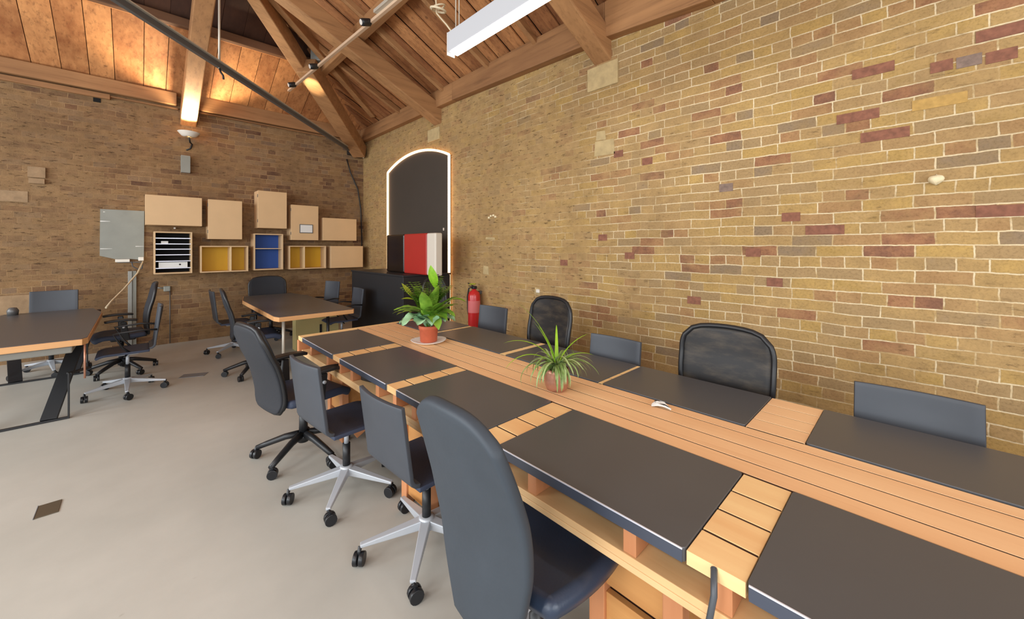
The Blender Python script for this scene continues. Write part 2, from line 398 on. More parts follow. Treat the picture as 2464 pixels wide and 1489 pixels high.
# long brick wall on the right: individual odd bricks stand a hair proud of it
b = MB(); b.box(XW, XW+.3, -6, YW+.3, 0, 3.9)
def proud(y, z, l, mi, h=.064, t=.004):
    b.mi = mi; b.box(XW-t, XW+.02, y-l/2, y+l/2, z-h/2, z+h/2)
for y, z, l, mi in [(.132, 2.213, .225, 1), (.186, 2.638, .2, 1), (-.11, 2.565, .09, 1), (-.215, 2.56, .095, 2), (-.33, 2.55, .11, 1), (-.34, 2.68, .2, 1),
                    (.43, 1.62, .21, 1), (.26, 2.36, .21, 1), (.86, 1.46, .1, 1), (1.9, 1.42, .1, 1), (2.7, 1.33, .1, 1), (.72, 1.24, .1, 1), 
                    (1.05, 1.98, .1, 2), (1.72, 2.3, .1, 1), (2.02, 2.42, .1, 1), (-.35, 1.7, .22, 1), (.62, 1.72, .11, 1),
                    (1.3, 1.05, .11, 1), (-.1, 2.36, .22, 3), (2.2, 1.6, .1, 1)]:
    proud(y, z, l, mi)
wall_right = b.build('wall_right', ['brick_r', 'red_brick', 'mauve_brick', 'ochre_brick']); struct(wall_right, 'long yellow stock brick wall')
o = MB().box(-6, XW, YW, YW+.3, 0, 3.95).build('wall_back', 'brick_l'); struct(o, 'brown brick end wall')
# stone pads under the roof beams and repair patches
i = 1
for y0, y1, z0, z1 in [(2.02, 2.38, 3.12, 3.36), (5.16, 5.5, 3.20, 3.40)]:
    o = MB().box(XW-.02, XW+.05, y0, y1, z0, z1).build('trim_%d' % i, 'plaster', bevel=.01); struct(o, 'pale stone pad under roof beam'); i += 1
b = MB()
for y, z, w_, h_ in [(2.18, 2.51, .24, .16), (2.22, 2.64, .12, .1), (4.04, 1.19, .12, .12), (3.1, .98, .09, .09), (3.95, 1.62, .2, .04)]:
    b.prism([(y-w_/2, z-h_/2), (y+w_/2, z-h_/2+.01), (y+w_/2-.01, z+h_/2), (y-w_/2+.012, z+h_/2-.008)], XW-.004, XW+.02, 'X')
o = b.build('trim_%d' % i, 'plaster'); struct(o, 'pale plaster repair patches on brick'); i += 1
b = MB(); b.box(-.47, -.395, YW-.004, YW+.02, 3.56, 3.645); b.mi = 1
b.box(-1.32, -1.05, YW-.006, YW+.02, 2.09, 2.23); b.box(-1.75, -.7, YW-.008, YW+.02, .60, .88)
b.mi = 2; b.box(-1.05, -.90, YW-.03, YW+.02, 2.42, 2.56); b.mi = 1; b.box(-1.04, -.905, YW-.05, YW+.02, 2.34, 2.405)
o = b.build('trim_%d' % i, ['hole', 'stone_brown', 'stone_brown']); struct(o, 'patches and a hole in the end wall'); i += 1
# wall plates carrying the roof
b = MB()
pl = [(YW-.02, 3.68), (4.7, 3.66), (2.12, 3.57), (1.13, 3.49), (-1, 3.40), (-6, 3.40)]
for (ya, za), (yb, zb) in zip(pl, pl[1:]):
    b.hexa([(XW-.10, ya, za), (XW+.1, ya, za), (XW+.1, ya, 3.92), (XW-.10, ya, 3.92)], [(XW-.10, yb, zb), (XW+.1, yb, zb), (XW+.1, yb, 3.92), (XW-.10, yb, 3.92)])
o = b.build('trim_%d' % i, 'beam_y', bevel=.008); struct(o, 'timber wall plate on the long wall'); i += 1
b = MB(); b.box(-6, .42, YW-.10, YW+.1, 3.71, 3.90); b.box(.70, XW-.1, YW-.10, YW+.1, 3.70, 3.93); b.box(-.42, .44, YW-.05, YW, 3.655, 3.68); b.box(.70, XW-.4, YW-.05, YW, 3.665, 3.69); b.box(-6, -.3, YW-.06, YW, 3.62, 3.69)
o = b.build('trim_%d' % i, 'beam', bevel=.006); struct(o, 'timber wall plate on the end wall'); i += 1

# roof boarding: real boards, both slopes and the far hip slope
K = .5; Z0 = 3.88
def board_strip(b, along, c0, c1, jit, w0, ends):
    """board on a slope. along='R' slopes over X from the right wall, 'B' slopes over Y from the back wall"""
    t = .022
    for (u0, u1) in [ends]:
        p = []
        for d in (u0, u1):
            for c in (c0, c1):
                z = Z0+K*d+jit
                p.append((XW-d, c, z) if along == 'R' else (c, YW-d, z))
        q = [(x, y, z+t) for x, y, z in p]
        b.hexa([p[0], p[1], p[3], p[2]], [q[0], q[1], q[3], q[2]])
b = MB(); rnd = random.Random(3)
y = YW+.1; n = 0
while y > -6:
    wd = rnd.uniform(.10, .15); top = min(4.0, max(.15, YW-y+.1)) if y > YW-4 else 4.0
    ja = .0 if n % 2 else .028
    board_strip(b, 'R', y, y-wd+(.004 if n % 2 else -.012), ja+rnd.uniform(-.004, .004), 0, (-.1, top+.1)); y -= wd; n += 1
o = b.build('ceiling', 'board'); struct(o, 'timber boarded roof slope above the long wall')
b = MB(); x = XW+.1; n = 0; segs = []
while x > -6:
    wd = rnd.uniform(.24, .30); top = min(4.0, max(.1, XW-x+wd+.05))
    if x < -.6: top = max(.1, 4.0-(-.6-x))
    segs.append((x, x-wd+.007, rnd.uniform(-.003, .006), min(4.0, top+.02))); x -= wd
for a_, c_, j_, t_ in segs: board_strip(b, 'B', a_, c_, j_, 0, (-.1, min(1.26, t_)))
o = b.build('ceiling', 'board_y'); struct(o, 'timber boarded roof slope above the end wall')
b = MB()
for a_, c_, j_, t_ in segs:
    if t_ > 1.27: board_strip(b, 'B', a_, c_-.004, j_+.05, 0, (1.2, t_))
o = b.build('ceiling', 'board_shaded'); struct(o, 'boarding with painted shade above the purlin on the end slope')
b = MB()
b.hexa([(-.6, YW-4, Z0+2.0), (-.6, -6, Z0+2.0), (-.6, -6, Z0+2.03), (-.6, YW-4, Z0+2.03)], [(-4.6, YW, Z0), (-4.6, -6, Z0), (-4.6, -6, Z0+.03), (-4.6, YW, Z0+.03)])
o = b.build('ceiling', 'board'); struct(o, 'timber boarded roof slope on the far side')
# dark sheet added over the roof boards, painted shade for their gaps
b = MB()
b.hexa([(XW+.1, YW+.1, Z0+.02), (XW+.1, -6, Z0+.02), (-.6, -6, Z0+2.09), (-.6, YW-4, Z0+2.09)], [(XW+.1, YW+.1, Z0+.07), (XW+.1, -6, Z0+.07), (-.6, -6, Z0+2.14), (-.6, YW-4, Z0+2.14)])
b._add([(XW+.1, YW+.1, Z0+.02), (-.6, YW-4, Z0+2.09), (-4.7, YW+.1, Z0+.02), (XW+.1, YW+.1, Z0+.06), (-.6, YW-4, Z0+2.13), (-4.7, YW+.1, Z0+.06)], [(0, 1, 2), (3, 5, 4), (0, 3, 4, 1), (1, 4, 5, 2), (2, 5, 3, 0)])
o = b.build('ceiling', 'hole'); struct(o, 'dark sheet added above the roof boards as shade in the gaps')

def beam(name, p, q, w_, h_, mat, label, bev=.012):
    o = MB().bar(p, q, w_, h_).build(name, mat, bevel=bev); o['label'] = label; o['kind'] = 'structure'; return o
# principal rafters springing from the stone pads (underside 3.45 at the wall)
def prin(y, label, zb=3.45):
    o = MB(); s = .45; t = .24
    d1 = 3.2
    o.hexa([(XW+.02, y-.1, zb-.02), (XW+.02, y+.1, zb-.02), (XW+.02, y+.1, zb+t+.03), (XW+.02, y-.1, zb+t+.03)],
           [(XW-d1, y-.1, zb+s*d1), (XW-d1, y+.1, zb+s*d1), (XW-d1, y+.1, zb+s*d1+t), (XW-d1, y-.1, zb+s*d1+t)])
    o = o.build('roof_beam', 'beam', bevel=.015); o['label'] = label; o['kind'] = 'structure'
prin(5.22, 'heavy principal rafter above the lit arch'); prin(2.2, 'heavy principal rafter beside the hanging lamp', 3.39); prin(-.9, 'heavy principal rafter over the near end')
o = MB(); s = .45; t = .22; d1 = 3.0; x0 = .565; y0 = YW+.02; zb = 3.45
o.hexa([(x0-.1, y0, zb-.02), (x0+.1, y0, zb-.02), (x0+.1, y0, zb+t), (x0-.1, y0, zb+t)], [(x0-.1, y0-d1, zb+s*d1), (x0+.1, y0-d1, zb+s*d1), (x0+.1, y0-d1, zb+s*d1+t), (x0-.1, y0-d1, zb+s*d1+t)])
o = o.build('roof_beam', 'beam_y', bevel=.012); o['label'] = 'principal rafter above the uplight, brightly lit at its foot'; o['kind'] = 'structure'
# hip beam rising from the corner
beam('roof_beam', (XW-.12, YW-.12, 3.46), (XW-1.55, YW-1.55, 3.24+.603*1.55+.13), .25, .27, 'beam', 'massive diagonal hip beam rising out of the room corner')
beam('roof_beam', (XW-1.38, YW-1.22, 3.24+.603*1.3+.20), (XW-2.98, YW-2.82, 3.24+.603*2.9+.17), .17, .24, 'beam', 'upper length of the hip beam lapped beside the lower one')
beam('roof_beam', (XW-.2, YW-.95, 4.02), (XW-2.2, YW-2.2, 4.86), .10, .16, 'beam', 'slim timber strut beside the hip beam')
# purlins
beam('roof_beam', (2.3, 6.76, 4.485), (-6, 6.76, 4.485), .09, .12, 'beam_dark', 'dark purlin across the end slope')
beam('roof_beam', (2.1, 6.83, 4.455), (-6, 6.83, 4.455), .03, .035, 'board_y', 'pale batten along the foot of the dark purlin', .003)
beam('roof_beam', (2.15, 6.9, 4.40), (2.15, -6, 4.40), .12, .2, 'beam_y', 'purlin along the long slope')
for y, lab in ((4.95, 'common rafter next to the beam over the arch'), (6.3, 'common rafter nearest the corner'), (3.9, 'common rafter halfway to the hanging lamp'), (3.05, 'common rafter behind the hanging lamp')):
    d = 3.3 if y < 5 else YW-y+.2
    beam('rafter', (XW-.02, y, 3.86), (XW-d, y, 3.86+K*d-.02), .06, .08, 'beam', lab, .004)
beam('roof_beam', (1.88, 6.52, 4.95), (2.05, 6.45, 4.80), .04, .05, 'beam', 'short broken lath hanging in the roof', .003)

# steel tie across the corner with its hanger
t = empty('tie_rod', (3.15, 8.0, 3.45), 0, 'long grey steel tie bar running diagonally out of the corner', 'tie bar')
def loc(par, pts): return [tuple(Vector(p)-par.location) for p in pts]
a, b_ = loc(t, [(3.13, 7.96, 3.45), (-.9, 3.5, 3.45)])
MB().bar(a, b_, .045, .05).build('web', 'dark_steel', t, bevel=.004)
MB().bar((a[0], a[1], a[2]+.03), (b_[0], b_[1], b_[2]+.03), .10, .012).build('highlight_flange', 'rod', t, bevel=.003)  # highlight along the bar painted as a pale flange
MB().box(-.09, .1, -.1, .06, -.06, .06).build('anchor_bracket', 'black_plastic', t, bevel=.01)
t = empty('hanger_rod', (.62, 5.18, 3.46), 0, 'thin grey hanger rod coming down onto the diagonal tie bar', 'rod')
MB().tube([(0, 0, -.04), (0, 0, .5), (0, 0.0, 1.82)], .011, 8).build('rod', 'rod', t)
MB().tube([(0, 0, -.03), (.012, -.01, -.08), (.03, -.02, -.11), (.035, -.02, -.15)], .01, 8).build('hook', 'black_cable', t)

# ================================================================ LONG TABLE
tb = empty('plank_table', (1.65, 1.0, 0), 0, 'very long cedar plank table with recessed dark pads and an open shelf', 'table')
def tl(x0, x1, y0, y1, z0, z1): return (x0-1.65, x1-1.65, y0-1.0, y1-1.0, z0, z1)
YE, YN = 3.66, -1.35
# middle planks
xs = [1.468, 1.556, 1.668, 1.780, 1.852]
for a0, a1 in zip(xs, xs[1:]):
    MB().box(*tl(a0+.0046, a1-.0046, YN, YE, .727, .74)).build('top_plank', 'desk', tb)
MB().box(*tl(1.467, 1.853, YN, YE-.04, .66, .7382)).build('under_board', 'gap_shade', tb)
MB().box(*tl(.985, 2.305, YE-.03, YE+.012, .705, .741)).build('end_rail', 'desk_pale', tb, bevel=.003)
MB().box(*tl(.98, 2.31, YE-.02, YE+.03, .60, .704)).build('end_apron', 'desk_red', tb, bevel=.003)
near = [(-.45, .262), (.40, 1.105), (1.235, 1.915), (2.03, 2.72), (2.86, 3.56)]
far = [(-.5, .292), (.50, 1.205), (1.235, 2.0), (2.06, 2.93), (2.985, 3.60)]
near_all = [(-1.3, -.6)]+near
xb = [.985, 1.097, 1.215, 1.335, 1.465]
for (p0, p1), (q0, q1) in zip(near_all, near_all[1:]):
    for a0, a1 in zip(xb, xb[1:]):
        MB().box(*tl(a0+.0045, a1-.0045, p1+.003, q0-.003, .704 if a0 < 1 else .722, .740)).build('cross_block', 'desk_pale', tb, bevel=.001, seg=1)
    MB().box(*tl(1.098, 1.462, p1+.006, q0-.006, .66, .7380)).build('cross_bearer', 'gap_shade', tb)
MB().box(*tl(.985, 1.465, 3.566, YE-.032, .704, .740)).build('cross_block', 'desk_pale', tb, bevel=.003)
far_all = [(-1.3, -.6)]+far
xf = [1.856, 1.97, 2.083, 2.196, 2.305]
for (p0, p1), (q0, q1) in zip(far_all, far_all[1:]):
    for a0, a1 in zip(xf, xf[1:]):
        MB().box(*tl(a0+.004, a1-.004, p1+.003, q0-.003, .722, .740)).build('cross_block', 'desk' if q0-p1 > .1 else 'desk_pale', tb)
    MB().box(*tl(1.86, 2.30, p1+.006, q0-.006, .66, .7380)).build('cross_bearer', 'gap_shade', tb)
# shelf, dividers, lower structure on both long sides
for sx, sgn in ((1.0, 1), (2.29, -1)):
    e0, e1 = (sx, sx+.40) if sgn > 0 else (sx-.40, sx)
    MB().box(*tl(e0, e1, YN, YE-.03, .602, .625)).build('shelf', 'desk_shelf', tb, bevel=.002)
    MB().box(*tl((e0 if sgn > 0 else e1-.02), (e0+.02 if sgn > 0 else e1), YN, YE-.03, .582, .601)).build('shelf_rail', 'desk_shelf', tb, bevel=.002)
    bx = (e1-.02, e1) if sgn > 0 else (e0, e0+.02)
    MB().box(*tl(*bx, YN, YE-.03, .626, .70)).build('shelf_back', 'desk_red', tb)
    for (q0, q1) in near_all:
        c = (q0+q1)/2
        for yy in (c-.19, c+.19, q1+.055):
            if yy > YE-.06: continue
            w_ = .02
            MB().box(*tl((e0+.005 if sgn > 0 else e1-.20), (e0+.20 if sgn > 0 else e1-.005), yy-w_, yy+w_, .626, .70)).build('divider', 'desk_red', tb, bevel=.002)
# trestle boxes under the table
for yc in (.62, 1.95, 3.2, -.8):
    for x in (1.12, 2.12):
        for dy in (-.13, .13):
            MB().box(*tl(x-.0, x+.05, yc+dy-.03, yc+dy+.03, 0, .558)).build('leg', 'desk_red', tb, bevel=.003)
        for z in (.06, .215, .37):
            MB().box(*tl(x+.012, x+.035, yc-.10, yc+.10, z, z+.128)).build('crate_slat', 'crate', tb, bevel=.002)
    MB().box(*tl(1.16, 1.17, yc-.10, yc+.10, .06, .5)).build('slat_shade_board', 'gap_shade', tb)  # added dark board, shade behind the slats put in its colour
    for dy in (-.115, .115):
        MB().box(*tl(1.175, 2.115, yc+dy-.012, yc+dy+.012, .06, .5)).build('side_panel', 'crate', tb, bevel=.002)
    MB().bar((1.20-1.65, yc-1.0-.2, .05), (2.05-1.65, yc-1.0-.2, .53), .04, .05).build('brace', 'desk_red', tb, bevel=.003)

def pad(x0, x1, y0, y1, edge, label, grp, i):
    o = empty('desk_pad', ((x0+x1)/2, (y0+y1)/2, .706), 0, label, 'desk pad', grp)
    hx, hy = (x1-x0)/2, (y1-y0)/2; r = .012
    pts = []
    for cx, cy, a0 in ((hx-r, hy-r, 0), (-hx+r, hy-r, 90), (-hx+r, -hy+r, 180), (hx-r, -hy+r, 270)):
        for k in range(4):
            a = R(a0+k*30); pts.append((cx+r*math.cos(a), cy+r*math.sin(a)))
    MB().prism(pts, .001, .038).build('pad_board', 'lino', o, bevel=.0015)
    if edge:
        sx = -hx if edge < 0 else hx
        MB().box(min(sx, sx-.003*(-edge)), max(sx, sx+.003*edge), -hy+.005, hy-.005, .0345, .0385).build('metal_lip', 'alu', o)
        MB().box(min(sx, sx+.002*edge), max(sx, sx+.002*edge), -hy+.005, hy-.005, .002, .034).build('edge_face', 'lino_edge', o)
    return o
nl = ['dark desk pad nearest the camera, near side of the plank table', 'dark desk pad in front of the slate high-back chair', 'dark desk pad in front of the second slim shell chair, third from the far end',
      'dark desk pad in front of the first slim shell chair, second from the far end', 'dark desk pad at the far left corner of the plank table']
for k, (y0, y1) in enumerate(near): pad(.985, 1.462, y0, y1, -1, nl[k], 'dark pads along the plank table', k)
fl = ['dark desk pad at the right edge, below the widest grey chair back', 'dark desk pad in front of the big mesh chair on the wall side', 'dark desk pad behind the copper spider plant pot',
      'dark desk pad between the two potted plants on the wall side', 'dark desk pad at the far wall-side corner behind the terracotta pot']
for k, (y0, y1) in enumerate(far): pad(1.858, 2.305, y0, y1, 0, fl[k], 'dark pads along the plank table', k)

# ---- things on the table
pt = empty('saucer', (1.672, 2.70, .7405), 0, 'white saucer under the terracotta pot', 'saucer')
b = MB(); b.lathe([(.02, 0), (.085, 0), (.10, .004), (.135, .016), (.14, .020), (.134, .020), (.098, .009), (.06, .007), (.02, .007)], n=40)
for v in b.bm.verts: v.co.x *= 1.0+.06*math.cos(math.atan2(v.co.y, v.co.x)*3)
b.build('dish', 'saucer', pt)

def leaf(b, base, az, el, length, width, droop, prof, nv=10, cup=.25, ruffle=0, mi=0, phase=0, twist=0):
    """leaf blade bent along its rib; prof(t) gives half-width"""
    b.mi = mi
    pts = []; p = Vector(base); e = el
    for k in range(nv+1):
        pts.append((p.copy(), e)); e -= droop/nv
        p = p+Vector((math.cos(az)*math.cos(e), math.sin(az)*math.cos(e), math.sin(e)))*length/nv
    sd = Vector((-math.sin(az), math.cos(az), 0))
    def fn(u, v):
        k = u*nv; i0 = min(int(k+1e-6), nv-1); f = k-i0
        q = pts[i0][0].lerp(pts[i0+1][0], f); ee = pts[i0][1]
        up = Vector((-math.cos(az)*math.sin(ee), -math.sin(az)*math.sin(ee), math.cos(ee)))
        s_ = (v-.5)*2; hw = prof(u)*width/2
        rf = ruffle*math.sin(u*19+phase+s_*2)*abs(s_)**1.5
        rad = 1+ruffle*3*math.sin(u*15+phase*2)*abs(s_)
        return q+sd*(s_*hw*rad)+up*(abs(s_)**1.6*hw*cup+rf*width)
    b.grid(fn, nv, 6)
ovate = lambda t: max(.02, math.sin(PI*min(1, t*.98+.02))**.7*(1-.25*t))
lanc = lambda t: max(.03, math.sin(PI*min(1, t*.96+.04))**.9)
strap = lambda t: max(.02, (1-t)**.5*min(1, .5+t*3))
rr = random.Random(12)
pp = empty('potted_plant', (1.672, 2.70, .748), 0, 'bushy leafy plant in a terracotta pot on a white saucer', 'potted plant')
MB().lathe([(.0, 0), (.062, 0), (.066, .004), (.073, .10), (.079, .103), (.080, .128), (.075, .131), (.070, .125), (.066, .10), (.0, .10)], n=32, capends=False).build('pot', 'terracotta', pp)
MB().lathe([(.0, .108), (.067, .108)], capends=False).build('soil', 'soil', pp)
b = MB()
for az, el, l, w_, dr in [(150, 70, .27, .17, 1.9), (185, 76, .30, .18, 2.1), (215, 68, .25, .17, 1.7), (245, 74, .28, .18, 1.9), (275, 66, .25, .16, 1.5), (305, 70, .27, .15, 1.8), (335, 60, .24, .14, 1.6), (60, 66, .24, .14, 1.6), (110, 68, .25, .14, 1.7)]:
    leaf(b, (0, 0, .11), R(az), R(el), l, w_, dr, ovate, 14, .35, .06, phase=rr.random()*6)
b.build('lower_leaves', 'leaf_teal', pp)
b = MB()
for k in range(16):
    leaf(b, (rr.uniform(-.02, .02), rr.uniform(-.02, .02), .12), rr.uniform(0, 6.28), R(rr.uniform(66, 88)), rr.uniform(.28, .40), rr.uniform(.07, .11), rr.uniform(.5, 1.3), lanc, 10, .2, .03, phase=k)
for az in (150, 165, 190, 205, -30, -45, -62):
    leaf(b, (0, 0, .2), R(az-44+rr.uniform(-8, 8)), R(rr.uniform(28, 55)), rr.uniform(.24, .30), .11, rr.uniform(.7, 1.4), lanc, 10, .2, .04, phase=az)
b.build('upper_leaves', 'leaf_green', pp)
b = MB()
for k in range(44):
    az = rr.uniform(0, 6.28) if k % 3 else R(rr.uniform(-75, 0)); el = R(rr.uniform(30, 70)); l = rr.uniform(.15, .27)
    base = Vector((0, 0, .27)); d = Vector((math.cos(az)*math.cos(el), math.sin(az)*math.cos(el), math.sin(el)))
    for j in range(9):
        t = .35+.65*j/8
        for sgn in (-1, 1):
            leaf(b, base+d*l*t, az+sgn*R(62), el*.5, .055*(1.2-t*.6), .03, .5, ovate, 3, .1)
b.build('fern_fronds', 'leaf_fern', pp)
b = MB(); leaf(b, (.05, -.02, .42), R(196), R(64), .20, .10, -.3, lanc, 10, .15)
leaf(b, (.13, -.13, .33), R(-40), R(20), .12, .09, .9, ovate, 8, .2)
b.build('tall_leaf', 'leaf_lime', pp)
b = MB(); leaf(b, (-.09, .10, .35), R(120), R(30), .15, .06, -.6, lanc, 10, .7); leaf(b, (-.08, .09, .33), R(150), R(15), .1, .05, .3, lanc, 8, .4)
b.build('yellow_leaves', 'leaf_yellow', pp)
b = MB(); b.tube([(0, 0, .11), (.012, -.005, .25), (.02, 0, .41)], .004, 6); b.tube([(0, 0, .11), (-.03, .04, .25), (-.09, .10, .35)], .004, 6); b.tube([(0, 0, .11), (.05, -.06, .25), (.13, -.13, .335)], .004, 6)
b.build('stems', 'stem', pp)

sp = empty('spider_plant', (1.60, 1.32, .741), 0, 'spiky drooping grass-like plant in a round copper pot', 'potted plant')
MB().lathe([(.0, 0), (.035, 0), (.052, .008), (.062, .03), (.066, .06), (.066, .10), (.064, .118), (.060, .120), (.060, .10), (.055, .09), (0, .09)], n=36, capends=False).build('pot', 'copper', sp)
MB().lathe([(.0, .098), (.060, .098)], capends=False).build('soil', 'soil', sp)
b = MB()
for k in range(70):
    az = rr.uniform(0, 6.28); leaf(b, (rr.uniform(-.03, .03), rr.uniform(-.03, .03), .1), az, R(rr.uniform(72, 90)), rr.uniform(.14, .27), rr.uniform(.012, .024), rr.uniform(2.2, 3.2), strap, 14, .25)
b.build('drooping_leaves', 'leaf_spider', sp)
b = MB()
for az, el, l, dr in [(136, 84, .42, .75), (128, 78, .36, 1.7), (140, 70, .34, 2.2), (150, 80, .30, .5), (40, 80, .28, .9), (-40, 80, .27, 1.0), (-50, 74, .24, 1.6), (100, 82, .26, .6)]:
    leaf(b, (0, 0, .1), R(az), R(el), l, .024, dr, strap, 14, .25)
b.build('upright_leaves', 'leaf_lime', sp)

cl = MB()
for k in range(10):
    cl.mi = 1 if k in (3, 8) else 0; yy = (k-4.5)*.0052
    cl.tube([(-.040+.002*k, yy+.010, .005+.003*(k % 3)), (-.012, yy+.004, .013+.004*math.sin(k)), (.018, yy-.003, .011+.003*math.cos(k*2)), (.045-.002*k, yy-.010, .005)], .0042, 6)
o = cl.build('cable_bundle', ['paper', 'black_cable']); o.location = (1.79, .84, .741); o.rotation_euler = (0, 0, R(-62))
tag(o, 'small bundle of white and dark cable lying on the table planks', 'cable')
pb = empty('power_adapter', (.958, .335, .60), 0, 'grey power adapter hanging by its lead off the near shelf', 'power adapter')
MB().tube([(.058, .01, .105), (.028, -.004, .135), (.004, -.012, .09), (-.004, -.004, 0.03), (.0, 0, -.01)], .0075, 8).build('lead', 'grey_cable', pb)
MB().prism([(-.05, -.06), (.035, -.07), (.045, .03), (.02, .05), (-.03, .06), (-.055, .03)], -.08, -.015).build('adapter_body', 'shell', pb, bevel=.008)
o = MB().box(-.08, .08, -.05, .05, 0, .04).build('adapter_box', 'black_plastic', bevel=.006); o.location = (1.14, 2.50, .626); o.rotation_euler = (0, 0, R(15)); tag(o, 'small black box left on the shelf beneath the second far pad', 'box')

# ================================================================ CHAIRS
def five_base(root, style, rot, rad=.31):
    hubm = 'silver' if style == 'silver' else 'black_plastic'
    for k in range(5):
        a = R(rot+72*k); c, s_ = math.cos(a), math.sin(a)
        b = MB()
        if style == 'silver':
            b.bar((c*.02, s_*.02, .125), (c*rad, s_*rad, .085), .05, .045, .026, .016)
        else:
            b.tube([(c*.03, s_*.03, .15), (c*.12, s_*.12, .135), (c*.24, s_*.24, .095), (c*rad, s_*rad, .07)], .026, 8, r2=.017)
        b.build('base_leg', hubm, root, bevel=.004 if style == 'silver' else 0)
        cr = MB(); ar = a+R(70)+k*.9; u = Vector((math.cos(ar), math.sin(ar), 0)); ctr = Vector((c*rad, s_*rad, 0))+u*.012
        n = Vector((-u.y, u.x, 0))
        for sg in (-1, 1):
            cc = ctr+n*.014*sg; m = 14; r_ = .031
            ra = []; rb = []
            for i2 in range(m):
                th = 2*PI*i2/m; off = u*math.cos(th)*r_+Vector((0, 0, 1))*(math.sin(th)*r_+r_)
                ra.append(cr.bm.verts.new(cc+off-n*.010*1)); rb.append(cr.bm.verts.new(cc+off+n*.010*1))
            for i2 in range(m): f = cr.bm.faces.new([ra[i2], ra[(i2+1) % m], rb[(i2+1) % m], rb[i2]]); f.smooth = True
            cr.bm.faces.new(ra[::-1]); cr.bm.faces.new(rb)
        cr.tube([ctr+Vector((0, 0, .03)), ctr+Vector((0, 0, .066)), Vector((c*rad, s_*rad, .082))], .010, 8)
        cr.build('caster', 'caster', root, bevel=.002)
    MB().lathe([(.0, .095), (.036, .095), (.038, .15), (.028, .155), (0, .155)], capends=False).build('hub', hubm, root)

def slim_chair(label, grp=None, arms=False, seat_h=.45, back_h=.85, base_rot=20, name='shell_chair', w_=.40, base='silver'):
    root = empty(name, (0, 0, 0), 0, label, 'chair', grp)
    five_base(root, base, base_rot)
    MB().lathe([(.0, .15), (.022, .15), (.022, .29), (0, .29)], capends=False).build('gas_lift', 'black_plastic', root)
    MB().lathe([(.0, .285), (.014, .285), (.014, seat_h-.05), (0, seat_h-.05)], capends=False).build('column', 'silver', root)
    MB().box(-.09, .08, -.045, .045, seat_h-.062, seat_h-.02).build('mechanism', 'silver', root, bevel=.012)
    MB().bar((0, .04, seat_h-.045), (.02, .17, seat_h-.05), .016, .012).build('lever', 'black_plastic', root, bevel=.003)
    hw = w_/2
    def seat(u, v):
        x = -.165+.39*u; y = (v-.5)*2*hw
        z = seat_h-.014*(1-abs(v-.5)*2)**.8*math.sin(PI*min(1, u*1.1)) - (max(0, u-.8)*5)**2*.025
        return (x, y, z)
    MB().grid(seat, 14, 10).build('seat', 'seat_fab', root, solid=.022, bevel=.003, offs=-1)
    def back(u, v):
        y = (v-.5)*2*hw
        if u < .15:
            a = u/.15*R(90); x = -.165-.05*math.sin(a); z = seat_h+.05-.05*math.cos(a)
        else:
            t = (u-.15)/.85; x = -.214-.042*t; z = seat_h+.05+(back_h-seat_h-.05)*t
        x -= .022*(1-(abs(v-.5)*2)**2)*min(1, u*1.2)
        return (x, y, z)
    MB().grid(back, 22, 12).build('backrest', 'shell', root, solid=.02, bevel=.003, offs=-1)
    if arms:
        for sg in (-1, 1):
            MB().tube([(-.22, sg*(hw+.01), seat_h+.20), (-.10, sg*(hw+.035), seat_h+.215), (.10, sg*(hw+.03), seat_h+.20), (.03, sg*(hw+.02), seat_h+.05), (-.02, sg*(hw-.02), seat_h-.01)], .010, 8).build('armrest', 'black_plastic', root)
    return root

def back_surface(hw, z0, z1, lean, bulge, crown=7, bottom=.92, x0=-.23, lumbar=.03):
    def fn(u, v):
        s_ = (v-.5)*2
        z = z0+(z1-z0)*u
        wf = bottom+(1-bottom)*min(1, (u/.45))**.8
        if u > .75: wf *= 1-.06*((u-.75)/.25)**2
        y = s_*hw*wf
        zt = z-(.025*s_*s_*u+(abs(s_)**crown)*(z1-z0)*.10)*max(0, (u-.6)/.4)+(abs(s_)**crown)*(z1-z0)*.10*max(0, (.25-u)/.25)
        x = x0-lean*u**1.3+lumbar*math.sin(PI*min(1, u*1.5))*.6+bulge*s_**2*(.4+.6*u)
        return Vector((x, y, zt))
    return fn

